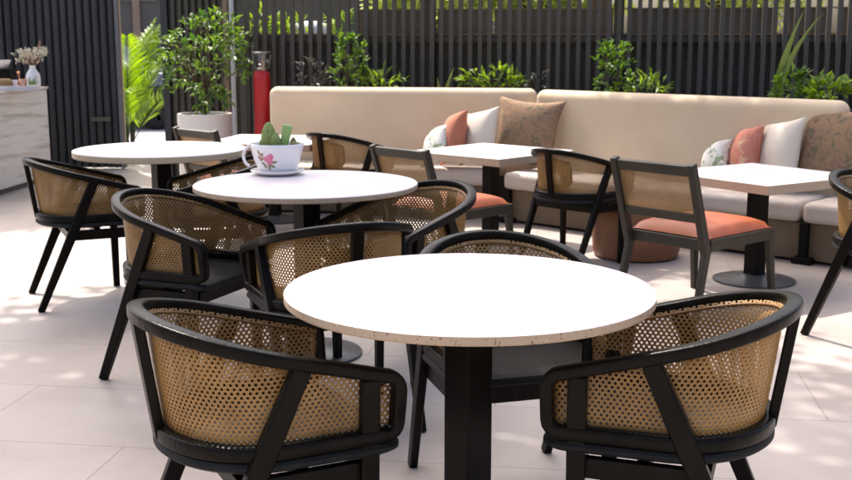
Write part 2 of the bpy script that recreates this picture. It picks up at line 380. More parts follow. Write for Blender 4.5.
def rail_path():
    P = []; Nn = []
    def side(sg):
        pts = []
        # from lower front corner up to arm, then backwards to x=0
        for i in range(5):
            a = i / 4 * PI / 2
            pts.append((XF - 0.03 + 0.03 * math.sin(a), WB, ZR + 0.03 - 0.03 * math.cos(a)))
        for i in range(1, 4):
            f = i / 4; pts.append((XF, WB + (WT - WB) * f, ZR + 0.03 + (ZA - 0.035 - ZR - 0.03) * f))
        for i in range(6):
            a = i / 5 * PI / 2
            x = XF - 0.035 + 0.035 * math.cos(a); pts.append((x, WT, rz_(XF - 0.035) - 0.035 + 0.035 * math.sin(a)))
        for i in range(1, 8):
            x = (XF - 0.035) * (1 - i / 8); pts.append((x, WT, rz_(x)))
        return [(x, sg * y, z) for x, y, z in pts]
    A = side(1); P += A; Nn += [(0, 1, 0)] * len(A)
    for i in range(0, 41):
        a = PI / 2 + PI * i / 40
        x = AT * math.cos(a); y = WT * math.sin(a); P.append((x, y, rz_(x)))
        n = Vector((math.cos(a) / AT, math.sin(a) / WT, 0)).normalized(); Nn.append(tuple(n))
    B = side(-1)[::-1]; P += B; Nn += [(0, -1, 0)] * len(B)
    return P, Nn

def ring_path(w=WB, a_=AB, xf=XF - 0.03, z=ZR):
    P = []; Nn = []
    for i in range(6): P.append((xf * (1 - i / 6), w, z)); Nn.append((0, 1, 0))
    for i in range(41):
        a = PI / 2 + PI * i / 40; P.append((a_ * math.cos(a), w * math.sin(a), z))
        n = Vector((math.cos(a) / a_, math.sin(a) / w, 0)).normalized(); Nn.append(tuple(n))
    for i in range(6): P.append((xf * (i + 1) / 6, -w, z)); Nn.append((0, -1, 0))
    return P, Nn

def make_barrel():
    root = empty('cane_armchair')
    W = M['wood']
    b = MB(); P, Nn = rail_path(); b.sweep(P, Nn, rrect(0.038, 0.030, 0.007, 3)); b.build('top_rail', W, root, smooth=40)
    b = MB(); P, Nn = ring_path(); b.sweep(P, Nn, rrect(0.034, 0.036, 0.008, 2)); b.build('lower_rail', W, root, smooth=50)
    # seat board: D shape with rounded front corners
    b = MB(); out = []
    wo, ao, xf = 0.262, 0.228, 0.285
    rc = 0.055
    for i in range(7):
        a = i / 6 * PI / 2; out.append((xf - rc + rc * math.cos(a), wo - rc + rc * math.sin(a)))
    for i in range(37):
        a = PI / 2 + PI * i / 36; out.append((ao * math.cos(a), wo * math.sin(a)))
    for i in range(7):
        a = -PI / 2 + i / 6 * PI / 2; out.append((xf - rc + rc * math.cos(a), -wo + rc + rc * math.sin(a)))
    n = len(out)
    rings = [(0.965, 0.417), (1.0, 0.424), (1.0, 0.433), (0.975, 0.4405)]
    vs = [(x * k, y * k, z) for k, z in rings for x, y in out]
    fs = [(i * n + q, i * n + (q + 1) % n, (i + 1) * n + (q + 1) % n, (i + 1) * n + q) for i in range(3) for q in range(n)]
    fs.append(tuple(range(n - 1, -1, -1))); fs.append(tuple(3 * n + q for q in range(n)))
    b.add(vs, fs); b.build('seat', M['seat'], root, smooth=40)
    # apron frame under the seat
    b = MB()
    for s in (1, -1):
        b.bar((-0.075, s * 0.226, 0.376), (0.198, s * 0.226, 0.376), 0.05, 0.024)
    b.bar((0.21, -0.212, 0.376), (0.21, 0.212, 0.376), 0.05, 0.022, side=(1, 0, 0))
    b.bar((-0.09, -0.232, 0.378), (-0.09, 0.232, 0.378), 0.044, 0.024, side=(1, 0, 0))
    for x, y in ((0.05, 0.15), (0.05, -0.15), (-0.1, 0.1), (-0.1, -0.1)):
        b.box((x, y, 0.409), (0.05, 0.03, 0.020))
    b.bar((0.05, -0.213, 0.386), (0.05, 0.213, 0.386), 0.03, 0.03, side=(1, 0, 0))
    b.build('apron', W, root, bevel=0.003)
    for s in (1, -1):
        b = MB()
        b.polybar([(0.2, s * 0.236, 0.0), (0.2, s * 0.241, 0.42), (0.198, s * 0.255, rz_(0.198) - 0.012)], [(0.034, 0.027), (0.044, 0.029), (0.044, 0.027)])
        b.build('front_leg', W, root, bevel=0.004)
        b = MB()
        xt = 0.035; zt = rz_(xt) - 0.010
        def q(z): return (-0.252 + (xt + 0.252) * z / zt)
        b.polybar([(q(0), s * 0.230, 0.0), (q(ZR), s * 0.249, ZR), (xt, s * 0.260, zt)], [(0.034, 0.027), (0.05, 0.029), (0.044, 0.027)])
        b.build('rear_leg', W, root, bevel=0.004)
    b = MB(); b.bar((-AB - 0.006, 0, ZR - 0.012), (-AT - 0.004, 0, ZB - 0.008), 0.024, 0.038, 0.024, 0.042, side=(0, 1, 0)); b.build('back_stile', W, root, bevel=0.004)
    # cane shell
    nu = 72; nv = 5; pts = []; 
    top = []; bot = []
    def U(w, a_, xf, f):
        La = xf; Le = PI * (w + a_) / 2 * 1.0; T = 2 * La + Le; d = f * T
        if d < La: return (xf - d, w, PI / 2)
        if d > La + Le: return (d - La - Le, -w, -PI / 2)
        a = PI / 2 + PI * (d - La) / Le; return (a_ * math.cos(a), w * math.sin(a), a)
    tot = 2 * XF + PI * (WT + AT) / 2
    vs = []; uv = []
    for i in range(nu + 1):
        f = i / nu
        xt, yt, _ = U(WT - 0.021, AT - 0.021, XF - 0.012, f); xb, yb, _ = U(WB - 0.012, AB - 0.012, XF - 0.012, f)
        for j in range(nv + 1):
            g = j / nv; zt = rz_(xt) - 0.004
            z = ZR - 0.004 + (zt - ZR + 0.004) * g
            bow = 0.006 * math.sin(PI * g)
            x = xb + (xt - xb) * g; y = yb + (yt - yb) * g
            vs.append((x * (1 + bow), y * (1 + bow), z)); uv.append((f * tot * 0.95, z))
    fs = [(i * (nv + 1) + j, (i + 1) * (nv + 1) + j, (i + 1) * (nv + 1) + j + 1, i * (nv + 1) + j + 1) for i in range(nu) for j in range(nv)]
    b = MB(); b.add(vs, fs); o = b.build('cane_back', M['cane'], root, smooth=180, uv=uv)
    bs = MB(); m1 = nv + 1
    for jj, dz in ((0, 0.009), (nv, -0.010)):
        P = [Vector(vs[i * m1 + jj]) for i in range(nu + 1)]; C_ = [Vector((-p.x if p.x < 0 else 0, -p.y, 0)).normalized() for p in P]
        bs.sweep([p + c_ * 0.002 + Vector((0, 0, dz)) for p, c_ in zip(P, C_)], C_, rrect(0.006, 0.007, 0.002, 1))
    bs.build('binding_strip', M['binding'], root, smooth=60)
    sd = o.modifiers.new('thick', 'SOLIDIFY'); sd.thickness = 0.0016; sd.offset = 0
    return root

G_ARM = 'barrel armchairs with cane backs'
barrel = make_barrel()
arm_spots = [
    ((-0.416, 2.535), 26.4, 1.0, 'black barrel armchair nearest the camera, left of the big round white table in front'),
    ((0.613, 2.595), 161.1, 1.0, 'black barrel armchair right of the big round white table in front'),
    ((0.247, 3.209), -74, 1.0, 'armchair facing the camera across the big round white table in front'),
    ((-0.068, 4.55), 225, 1.0, 'armchair under the right edge of the cup planter table, its wide rim towards us'),
    ((-0.323, 3.846), 112.4, 1.0, 'armchair seen from its back, just behind the left edge of the front round table'),
    ((-1.803, 5.753), 24.9, 1.0, 'armchair standing alone at far left, side on, beside the round table with plain wooden edge'),
    ((-0.985, 4.43), -22.5, 0.985, 'armchair at the left edge of the cup planter table, its curved back to the left'),
    ((-1.06, 5.8), 195, 1.0, 'armchair mostly hidden between the cup planter table and the round table behind it'),
    ((-0.587, 7.886), 52.2, 0.95, 'armchair showing its back behind the cup planter, before the left banquette'),
    ((0.895, 6.71), 44, 0.95, 'armchair showing its back between the two square tables, in front of the brown pouf'),
    ((2.091, 4.944), -53.3, 1.0, 'armchair cut off by the right edge of the picture, beside the square table'),
]
for i, ((x, y), a, k, lab) in enumerate(arm_spots):
    o = barrel if i == 0 else copy_tree(barrel)
    o.location = (x, y, 0); o.rotation_euler = (0, 0, R(a)); o.scale = (k, k, k)
    tag(o, lab, 'armchair', G_ARM)

# ------------------------------------------------------------------ low side chair with cane back and orange seat
def make_side():
    root = empty('cane_side_chair'); W = M['grey_wood']
    hw = 0.230; zs = 0.40
    for s in (1, -1):
        b = MB()
        b.bar((-0.25, s * hw, zs - 0.075), (-0.395, s * hw, 0.775), 0.050, 0.034, 0.040, 0.034); b.build('back_post', W, root, bevel=0.004)
        b = MB(); b.bar((-0.247, s * (hw - 0.001), zs - 0.045), (-0.335, s * (hw + 0.012), 0.0), 0.05, 0.029, 0.034, 0.026); b.build('rear_leg', W, root, bevel=0.004)
        b = MB(); b.bar((0.297, s * (hw - 0.001), zs - 0.045), (0.335, s * (hw + 0.012), 0.0), 0.05, 0.029, 0.034, 0.026); b.build('front_leg', W, root, bevel=0.004)
    def bx(z): return -0.25 - 0.145 * (z - (zs - 0.075)) / (0.775 - zs + 0.075)
    for z, h in ((0.742, 0.052), (0.508, 0.042)):
        b = MB(); b.bar((bx(z), -hw + 0.014, z), (bx(z), hw - 0.014, z), 0.024, h, side=(-0.32, 0, 1)); b.build('back_rail', W, root, bevel=0.003)
    b = MB(); z0, z1 = 0.525, 0.72; w = hw - 0.013
    b.add([(bx(z0), -w, z0), (bx(z0), w, z0), (bx(z1), w, z1), (bx(z1), -w, z1)], [(0, 1, 2, 3)])
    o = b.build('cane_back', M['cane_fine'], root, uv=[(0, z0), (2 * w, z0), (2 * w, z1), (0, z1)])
    sd = o.modifiers.new('thick', 'SOLIDIFY'); sd.thickness = 0.0016; sd.offset = 0
    b = MB()
    for s in (1, -1): b.bar((-0.23, s * hw, zs - 0.03), (0.325, s * hw, zs - 0.03), 0.058, 0.032)
    b.bar((0.31, -hw + 0.015, zs - 0.03), (0.31, hw - 0.015, zs - 0.03), 0.055, 0.03, side=(1, 0, 0))
    b.bar((-0.24, -hw + 0.013, zs - 0.03), (-0.24, hw - 0.013, zs - 0.03), 0.055, 0.026, side=(1, 0, 0))
    b.box((0.035, 0, zs - 0.02), (0.53, 2 * hw - 0.03, 0.02))
    b.build('seat_frame', W, root, bevel=0.003)
    # padded seat
    b = MB(); n = 18; vs = []
    for i in range(n + 1):
        for j in range(n + 1):
            u = -1 + 2 * i / n; v = -1 + 2 * j / n
            e = (1 - abs(u) ** 5) * (1 - abs(v) ** 5)
            vs.append((0.035 + u * 0.275, v * (hw + 0.006), zs + 0.004 + 0.05 * e ** 0.42 + 0.012 * (1 - u * u) * (1 - v * v)))
    fs = [(i * (n + 1) + j, (i + 1) * (n + 1) + j, (i + 1) * (n + 1) + j + 1, i * (n + 1) + j + 1) for i in range(n) for j in range(n)]
    b.add(vs, fs); b.build('seat_pad', M['orange'], root, smooth=180)
    return root
side = make_side()
side_spots = [((1.385, 5.595), 41, 1.0, 'low side chair with orange seat at the right square table, beside the brown pouf'),
              ((0.125, 6.51), 43, 0.97, 'low side chair with orange seat between the cup planter table and the middle square table'),
              ((-1.23, 7.56), 44, 1.0, 'low side chair behind the wooden edged round table, in front of the white pot')]
for i, ((x, y), a, k, lab) in enumerate(side_spots):
    o = side if i == 0 else copy_tree(side)
    o.location = (x, y, 0); o.rotation_euler = (0, 0, R(a)); o.scale = (k, k, k)
    tag(o, lab, 'chair', 'low cane side chairs with orange seats')

# ------------------------------------------------------------------ tables
def round_table(x, y, r, th, edge, rot, lab, pw=0.085, br=0.23):
    root = empty('round_table', (x, y, 0), R(rot))
    tag(root, lab, 'table', 'round cafe tables')
    b = MB(); z1 = 0.75; c = 0.003
    b.lathe([(r - 0.004, z1 - th), (r, z1 - th + 0.004), (r, z1 - c), (r - c, z1)], 160, ms=[1, 1, 0])
    # top face is the last cap, bottom the first
    b.build('tabletop', [M['stone'], edge], root, smooth=30)
    b = MB(); b.box((0, 0, (z1 - th + 0.014) / 2), (pw, pw, z1 - th - 0.014)); b.build('column', M['steel'], root, bevel=0.003)
    b = MB(); b.box((0, 0, z1 - th - 0.004), (0.34, 0.34, 0.008)); b.build('mounting_plate', M['steel'], root)
    b = MB(); b.lathe([(br - 0.004, 0.0), (br, 0.004), (br, 0.009), (br - 0.006, 0.014), (0.09, 0.021), (0.07, 0.026)], 72); b.build('base_plate', M['disc'], root, smooth=40)
    return root
round_table(0.105, 2.656, 0.45, 0.024, M['stone_edge'], 42, 'big round table in front with blank white stone top and speckled edge')
round_table(-0.508, 4.689, 0.473, 0.024, M['stone_edge'], 38, 'round white table carrying the cup planter')
round_table(-1.48, 6.19, 0.472, 0.036, M['oak_edge'], 38, 'round table with thick plain wood coloured edge, nearest the slatted screen')

def square_table(x, y, sd, z1, rot, lab):
    root = empty('square_table', (x, y, 0), R(rot)); tag(root, lab, 'table', 'square cafe tables')
    th = 0.05; b = MB()
    b.box((0, 0, z1 - th / 2 - 0.001), (sd, sd, th - 0.002), m=1)
    b.box((0, 0, z1 - 0.0015), (sd - 0.004, sd - 0.004, 0.003), m=0)
    b.build('tabletop', [M['stone'], M['stone_edge']], root, bevel=0.0012, seg=1)
    b = MB(); b.box((0, 0, (z1 - th + 0.018) / 2), (0.085, 0.085, z1 - th - 0.018)); b.build('column', M['steel'], root, bevel=0.003)
    b = MB(); b.lathe([(0.226, 0.0), (0.23, 0.004), (0.228, 0.01), (0.15, 0.018), (0.075, 0.036), (0.06, 0.04)], 64); b.build('base_plate', M['disc'], root, smooth=60)
    return root
square_table(1.865, 6.19, 0.79, 0.612, 33, 'square stone table at right with thick speckled edge, in front of the right banquette')
square_table(0.44, 7.50, 0.80, 0.612, 47, 'middle square stone table in front of the pillows on the left banquette')
square_table(-1.15, 8.36, 0.80, 0.612, -10, 'farthest square table, behind the cup planter near the red cylinder')

# ------------------------------------------------------------------ banquettes
def bank(name, lab, O, ang, L, seat_spans, legs, back=(0, None)):
    """O: left end of the back line, ang: direction; local +x along, +y towards the fence."""
    root = empty(name, (O[0], O[1], 0), ang); tag(root, lab, 'banquette', 'upholstered banquette modules')
    b1 = L if back[1] is None else back[1]
    b = MB(); b.box(((back[0] + b1) / 2, -0.075, 0.62), (b1 - back[0], 0.15, 0.70)); b.build('backrest', M['bench'], root, bevel=0.07, seg=8)
    for (a, c) in seat_spans:
        n = 22; bb = MB(); vs = []; 
        bb.box(((a + c) / 2, -0.385, 0.315), (c - a - 0.012, 0.475, 0.125)); bb.build('seat_cushion', M['bench_seat'], root, bevel=0.035, seg=4)
    b = MB(); s0 = seat_spans[0][0]; s1 = seat_spans[-1][1]
    b.box(((s0 + s1) / 2, -0.325, 0.135), (s1 - s0 - 0.02, 0.5, 0.23)); b.build('plinth', M['plinth'], root, bevel=0.004)
    for x in legs:
        b = MB(); b.box((x, -0.60, 0.13), (0.05, 0.04, 0.245)); b.box((x, -0.605, 0.02), (0.12, 0.07, 0.04)); b.build('foot', M['steel'], root, bevel=0.003)
    return root
A1 = -R(10.25); A2 = math.atan2(-0.676, 0.735)
bank('banquette', 'left beige banquette section, beside the red cylinder', (-1.271, 9.323), A1, 2.2, [(0.0, 0.95), (0.95, 1.88)], (0.06, 0.95))
bank('banquette', 'right beige banquette section, meeting the other at an angle', (0.928, 8.748), A2, 2.43, [(0.08, 1.2), (1.2, 2.385)], (0.12, 2.42))
e = (0.928 + 2.40 * 0.735, 8.748 - 2.40 * 0.676)
bank('banquette', 'banquette section cut off at the right edge, only its seat cushion showing', e, A2, 1.6, [(0.0, 0.8), (0.8, 1.6)], (1.55,), back=(0.10, None))

# scatter cushions ---------------------------------------------------
def pillow(lab, m, px, py, z0, size, t, yaw, lean=12, roll=0, cat='cushion', seam=True):
    """pillow standing on z0; yaw = direction its face looks to (deg), lean = tilt backwards, roll = turn in its plane"""
    n = 20; b = MB()
    vs = []; idx = {}
    for sgn in (1, -1):
        for i in range(n + 1):
            for j in range(n + 1):
                u = -1 + 2 * i / n; v = -1 + 2 * j / n
                edge = i in (0, n) or j in (0, n)
                if edge and sgn < 0: idx[(sgn, i, j)] = idx[(1, i, j)]; continue
                pin = 1 - 0.15 * (1 - v * v) * abs(u) ** 2; pin2 = 1 - 0.15 * (1 - u * u) * abs(v) ** 2
                h = ((1 - u ** 2) * (1 - v ** 2)) ** 0.5 * (1 - 0.12 * abs(u * v))
                w = 0.010 * math.sin(5 * u + 2.2 * v + t * 60) * h
                idx[(sgn, i, j)] = len(vs)
                vs.append(Vector((sgn * (t / 2 * h + w * 0.5) + 0.02 * math.sin(2.1 * u + v), u * size / 2 * pin, v * size / 2 * pin2)))
    fs = []
    for sgn in (1, -1):
        for i in range(n):
            for j in range(n):
                q = [idx[(sgn, i, j)], idx[(sgn, i + 1, j)], idx[(sgn, i + 1, j + 1)], idx[(sgn, i, j + 1)]]
                fs.append(q if sgn > 0 else q[::-1])
    Rm = Matrix.Rotation(R(lean), 3, 'Y').inverted() @ Matrix.Rotation(R(roll), 3, 'X')
    vs = [Rm @ p for p in vs]
    zm = min(p.z for p in vs)
    b.add([p - Vector((0, 0, zm)) for p in vs], fs)
    o = b.build('scatter_cushion', m, smooth=180)
    o.location = (px, py, z0); o.rotation_euler = (0, 0, R(yaw))
    tag(o, lab, cat, 'scatter cushions on the banquettes')
    return o
ZC = 0.379
pillow('small pale cushion with green print, on the left banquette', M['leafprint'], 0.07, 8.44, ZC, 0.30, 0.16, -150, 32, 30)
pillow('terracotta cushion on the left banquette', M['terrafab'], 0.215, 8.52, ZC, 0.40, 0.20, -168, 18, 14)
pillow('cream cushion leaning on the big patterned one, left banquette', M['creamfab'], 0.40, 8.50, ZC, 0.43, 0.21, -146, 15, 10)
pillow('big faded patterned cushion in the corner of the left banquette', M['kilim'], 0.765, 8.44, ZC, 0.54, 0.19, -112, 14, -4)
pillow('small pale cushion with green leaf print, on the right banquette', M['leafprint'], 1.955, 7.50, ZC, 0.28, 0.16, -160, 34, 30)
pillow('terracotta cushion with yellow marks, on the right banquette', M['terraprint'], 2.115, 7.37, ZC, 0.385, 0.19, -172, 18, 12)
pillow('cream cushion between terracotta and big patterned cushions, right banquette', M['creamfab'], 2.285, 7.22, ZC, 0.45, 0.20, -158, 14, 8)
pillow('big faded patterned cushion at the right edge, right banquette', M['kilim'], 2.61, 7.01, ZC, 0.56, 0.19, -125, 13, -4)

# ------------------------------------------------------------------ pouf
b = MB()
b.lathe([(0.235, 0.0), (0.262, 0.012), (0.272, 0.05), (0.278, 0.17), (0.272, 0.29), (0.262, 0.318), (0.235, 0.33)], 56)
o = b.build('pouf', M['pouf'], smooth=50); o.location = (1.33, 6.93, 0)
tag(o, 'round brown leather pouf on the floor behind the orange seated chair', 'pouf')

# ------------------------------------------------------------------ cup planter on the second table
cx, cy, cz = -0.668, 4.985, 0.75
o = MB(); prof = [(0.05, 0.0), (0.085, 0.004), (0.118, 0.016), (0.122, 0.022), (0.118, 0.025), (0.08, 0.016), (0.04, 0.012)]
o.lathe(prof, 64); sc_ = o.build('saucer', M['ceramic'], smooth=60); sc_.location = (cx, cy, cz)
tag(sc_, 'white saucer under the flowered cup planter', 'saucer')
root = empty('cup_planter', (cx, cy, cz + 0.0165)); tag(root, 'white teacup planter with pink rose print holding cacti, on the second round table', 'planter')
def cup_r(z): return 0.066 + 0.058 * (z / 0.125) ** 0.45 * (1 - 0.05 * (z / 0.125))
b = MB(); pr = [(0.05, 0.0)] + [(cup_r(z), z) for z in [0.002, 0.006, 0.015, 0.03, 0.05, 0.075, 0.1, 0.122]] + [(cup_r(0.122) - 0.003, 0.125), (cup_r(0.122) - 0.006, 0.122), (cup_r(0.1) - 0.008, 0.1)]
b.lathe(pr, 72); b.build('cup', M['ceramic'], root, smooth=60)
b = MB(); pts = []
ha = R(185)
for i in range(15):
    a = -1.35 + 2.75 * i / 14
    rr = 0.117 + 0.033 * math.cos(a) ** 1 if math.cos(a) > 0 else 0.117 + 0.005 * math.cos(a)
    pts.append((rr * math.cos(ha), rr * math.sin(ha), 0.068 + 0.045 * math.sin(a)))
b.tube(pts, [0.007] * 15, 10); b.build('handle', M['ceramic'], root, smooth=180)
b = MB(); b.lathe([(0.02, 0.1), (0.110, 0.1), (0.108, 0.108), (0.02, 0.112)], 32); b.build('soil', M['soil'], root, smooth=60)
def decal(parent, name, m, blobs):
    b = MB()
    for th, z, ra, rb, rot in blobs:
        vs = []; n = 12
        for k in range(n):
            a = 2 * PI * k / n; du = ra * math.cos(a); dv = rb * math.sin(a)
            u = du * math.cos(rot) - dv * math.sin(rot); v = du * math.sin(rot) + dv * math.cos(rot)
            zz = z + v; r = cup_r(max(zz, 0.004)) + 0.0007; t = th + u / r
            vs.append((r * math.cos(t), r * math.sin(t), zz))
        r = cup_r(z) + 0.0012; vs.append((r * math.cos(th), r * math.sin(th), z))
        b.add(vs, [(k, (k + 1) % n, n) for k in range(n)])
    b.build(name, m, parent, smooth=180)
t0 = R(-106)
rose = [(t0 + dx / 0.12, 0.058 + dz, 0.013, 0.010, q) for dx, dz, q in ((0, 0, 0), (0.014, 0.006, 1), (-0.012, 0.004, 2), (0.004, 0.014, .5), (0.006, -0.012, 1.2), (0.02, 0.018, 2), (0.016, -0.008, 0.3))] + [(t0 - 0.30, 0.07, 0.008, 0.006, 0.4), (t0 - 0.24, 0.085, 0.006, 0.005, 1)]
decal(root, 'rose_print', M['pink'], rose)
lv = [(t0 + dx / 0.12, 0.055 + dz, 0.014, 0.0055, q) for dx, dz, q in ((-0.026, -0.014, -0.6), (-0.02, -0.024, -1.1), (0.004, -0.03, -1.6), (-0.034, 0.006, 0.4), (-0.028, 0.024, 0.9), (-0.044, 0.036, 2.0), (-0.046, 0.012, 2.6), (0.022, -0.024, -0.4), (0.034, -0.006, 0.2))]
decal(root, 'leaf_print', M['printgreen'], lv)
def cactus(parent, x, y, h, r, m, ribs=11, lean=(0, 0), name='cactus_stem'):
    b = MB(); n = ribs * 4; prof = []
    K = 12; vs = []
    for i in range(K + 1):
        f = i / K; rr = r * (math.sin(PI * min(1, 0.18 + 0.82 * f)) ** 0.55 if f > 0.0 else 0.75) if f < 1 else 0.001
        for q in range(n):
            a = 2 * PI * q / n; k = rr * (1 + 0.09 * math.cos(ribs * a))
            vs.append((x + lean[0] * f + k * math.cos(a), y + lean[1] * f + k * math.sin(a), 0.1 + h * f))
    fs = [(i * n + q, i * n + (q + 1) % n, (i + 1) * n + (q + 1) % n, (i + 1) * n + q) for i in range(K) for q in range(n)]
    b.add(vs, fs); return b.build(name, m, parent, smooth=180)
cactus(root, -0.035, -0.01, 0.122, 0.031, M['cactus'])
cactus(root, -0.002, -0.03, 0.078, 0.023, M['cactus'], 10)
cactus(root, -0.062, 0.02, 0.05, 0.02, M['cactus'], 9)
b = MB(); b.bar((0.03, -0.012, 0.1), (0.052, -0.012, 0.208), 0.034, 0.024, 0.047, 0.02, side=(0, 1, 0)); b.build('succulent_stem', M['cactus_pale'], root, bevel=0.008, seg=3)
for (x, y, h, r, m) in ((0.078, -0.02, 0.035, 0.02, 'cactus_brown'), (0.095, 0.0, 0.03, 0.016, 'cactus'), (0.07, 0.03, 0.05, 0.014, 'cactus_brown')):
    cactus(root, x, y, h, r, M[m], 8, name='withered_stem')

# ------------------------------------------------------------------ leaves
def leaf(b, p, d, nrm, ln, w, fold=0.25, droop=0.15, seg=2):
    """one leaf: base p, direction d, approximate normal nrm"""
    d = Vector(d).normalized(); nrm = Vector(nrm); s = d.cross(nrm)
    if s.length < 1e-4: s = d.cross(Vector((0.3, 0.5, 0.8)))
    s.normalize(); n = s.cross(d).normalized()
    m = p + d * ln * 0.5; tip = p + d * ln - n * ln * droop
    l = m + s * w / 2 + n * w * fold; r = m - s * w / 2 + n * w * fold
    b.add([p, l, tip, r, m], [(0, 4, 1), (4, 2, 1), (0, 3, 4), (4, 3, 2)])

def rv(a=1.0):
    while True:
        v = Vector((random.uniform(-1, 1), random.uniform(-1, 1), random.uniform(-1, 1)))
        if 0.05 < v.length < 1: return v * a

def bushy(name, lab, cat, base, h, crown, nleaf, ln, w, mleaf, group=None, stems=5, trunk=0.012, clump=8, up=0.3, fork=0.3, bark='bark', flat=0.5):
    """shrub with stems and leaf sprays; crown=(cx,cy,cz,rx,ry,rz) relative to base"""
    root = empty(name, base); tag(root, lab, cat, group)
    sb = MB(); lb = MB(); cx_, cy_, cz_, rx, ry, rz = crown
    f0 = Vector((0, 0, 0)); fk = Vector((cx_ * 0.4, cy_ * 0.4, h * fork))
    sb.tube([f0, (f0 + fk) / 2 + Vector((0.01, 0, 0)), fk], [trunk, trunk * 0.85, trunk * 0.7], 8)
    tips = []
    for i in range(stems):
        a = rv(); a.z = abs(a.z) * 0.8 + 0.1
        t = Vector((cx_ + a.x * rx * 0.9, cy_ + a.y * ry * 0.9, cz_ + (a.z - 0.35) * rz * 1.1)); mid = fk.lerp(t, 0.5) + Vector((random.uniform(-.1, .1) * rx, 0, 0.1 * rz))
        sb.tube([fk, mid, t], [trunk * 0.6, trunk * 0.4, trunk * 0.2], 6); tips += [mid, t, mid.lerp(t, 0.5)]
    ncl = max(1, nleaf // clump)
    for i in range(ncl):
        v = rv(); v = v * (0.72 + 0.28 * random.random()) / max(v.length, 0.35) * min(1, v.length + 0.35)
        c = Vector((cx_ + v.x * rx, cy_ + v.y * ry, cz_ + v.z * rz))
        c = c + rv(0.08 * rx)
        tp = min(tips, key=lambda q: (q - c).length)
        if (tp - c).length > 0.02: sb.tube([tp, tp.lerp(c, 0.6) + Vector((0, 0, 0.02 * rz)), c], [trunk * 0.16, trunk * 0.13, trunk * 0.08], 4)
        dirc = (c - Vector((cx_, cy_, cz_ - 0.4 * rz))).normalized()
        for k in range(clump):
            d = dirc * 0.55 + rv(0.9) + Vector((0, 0, up)); s = random.uniform(0.7, 1.2)
            leaf(lb, c + rv(ln * 0.5) + d * 0.01, d, Vector((0, 0, 1)) + rv(flat), ln * s, w * s)
    sb.build('stem', M[bark], root, smooth=180); lb.build('foliage', M[mleaf], root)
    return root

# potted ficus
pot = empty('plant_pot', (-1.95, 9.85, 0)); tag(pot, 'tall cream cylinder pot holding the leafy shrub', 'plant pot')
b = MB(); b.lathe([(0.20, 0), (0.235, 0.01), (0.238, 0.70), (0.234, 0.71), (0.212, 0.71), (0.208, 0.66)], 56); b.build('pot_body', M['pot'], pot, smooth=50)
b = MB(); b.lathe([(0.05, 0.64), (0.207, 0.64), (0.205, 0.665), (0.05, 0.672)], 32); b.build('soil', M['soil'], pot, smooth=50)
random.seed(11)
bushy('potted_shrub', 'leafy green shrub growing in the tall cream pot', 'shrub', (-1.95, 9.85, 0.66), 0.9, (0.01, -0.02, 0.52, 0.43, 0.36, 0.42), 760, 0.085, 0.036, 'leaf', stems=13, trunk=0.017, clump=6, fork=0.2, up=-0.05)

# ------------------------------------------------------------------ gas cylinder
root = empty('gas_cylinder', (-1.405, 9.62, 0)); tag(root, 'tall red gas cylinder with metal guard, left of the banquette', 'gas cylinder')
b = MB(); b.lathe([(0.05, 0), (0.068, 0.01), (0.072, 0.03), (0.072, 1.02), (0.07, 1.05), (0.058, 1.085), (0.035, 1.105), (0.03, 1.12)], 40); b.build('tank', M['red'], root, smooth=50)
b = MB(); b.lathe([(0.032, 1.10), (0.034, 1.14), (0.022, 1.15), (0.02, 1.19), (0.012, 1.2)], 24); b.box((0.03, -0.01, 1.17), (0.07, 0.03, 0.03)); b.build('valve', M['chrome'], root, smooth=40)
b = MB()
for z, r in ((1.235, 0.081), (1.10, 0.056)):
    b.sweep([(r * math.cos(2 * PI * i / 32), r * math.sin(2 * PI * i / 32), z) for i in range(32)], [(math.cos(2 * PI * i / 32), math.sin(2 * PI * i / 32), 0) for i in range(32)], rrect(0.006, 0.022, 0.0025, 1), closed=True)
for a in (20, 110, 200, 290):
    c, s = math.cos(R(a)), math.sin(R(a)); b.bar((0.056 * c, 0.056 * s, 1.10), (0.081 * c, 0.081 * s, 1.235), 0.03, 0.006, side=(c, s, 0))
b.build('guard', M['chrome'], root, bevel=0.001, seg=1)

# ------------------------------------------------------------------ planter bed and plants behind the banquettes
root = empty('planter_bed', (0, 0, 0)); tag(root, 'long low planter bed of soil behind the banquettes, along the dark fence', 'planter')
b = MB()
u1 = Vector((math.cos(A1), math.sin(A1), 0)); n1 = Vector((-u1.y, u1.x, 0)); u2 = Vector((math.cos(A2), math.sin(A2), 0)); n2 = Vector((-u2.y, u2.x, 0))
F0 = Vector((0.3, 9.70, 0)); fu = Vector((math.cos(R(-10.5)), math.sin(R(-10.5)), 0)); fn = Vector((-fu.y, fu.x, 0))
pA = Vector((-1.20, 9.36, 0)); pB = Vector((0.955, 8.99, 0)); pC = pB.lerp(pB, 0) + u2 * 3.6
qA = F0 + fu * -1.62 - fn * 0.04; qC = F0 + fu * 4.2 - fn * 0.04
bot = [pA, pB, pC, qC, qA]
vs = [(p.x, p.y, 0.0) for p in bot] + [(p.x, p.y, 0.80) for p in bot]
b.add(vs, [(0, 1, 6, 5), (1, 2, 7, 6), (2, 3, 8, 7), (3, 4, 9, 8), (4, 0, 5, 9)]); b.build('planter_wall', M['backing'], root)
b = MB(); b.add([(p.x, p.y, 0.79) for p in bot], [(0, 1, 2, 3, 4)]); b.build('soil', M['soil'], root)

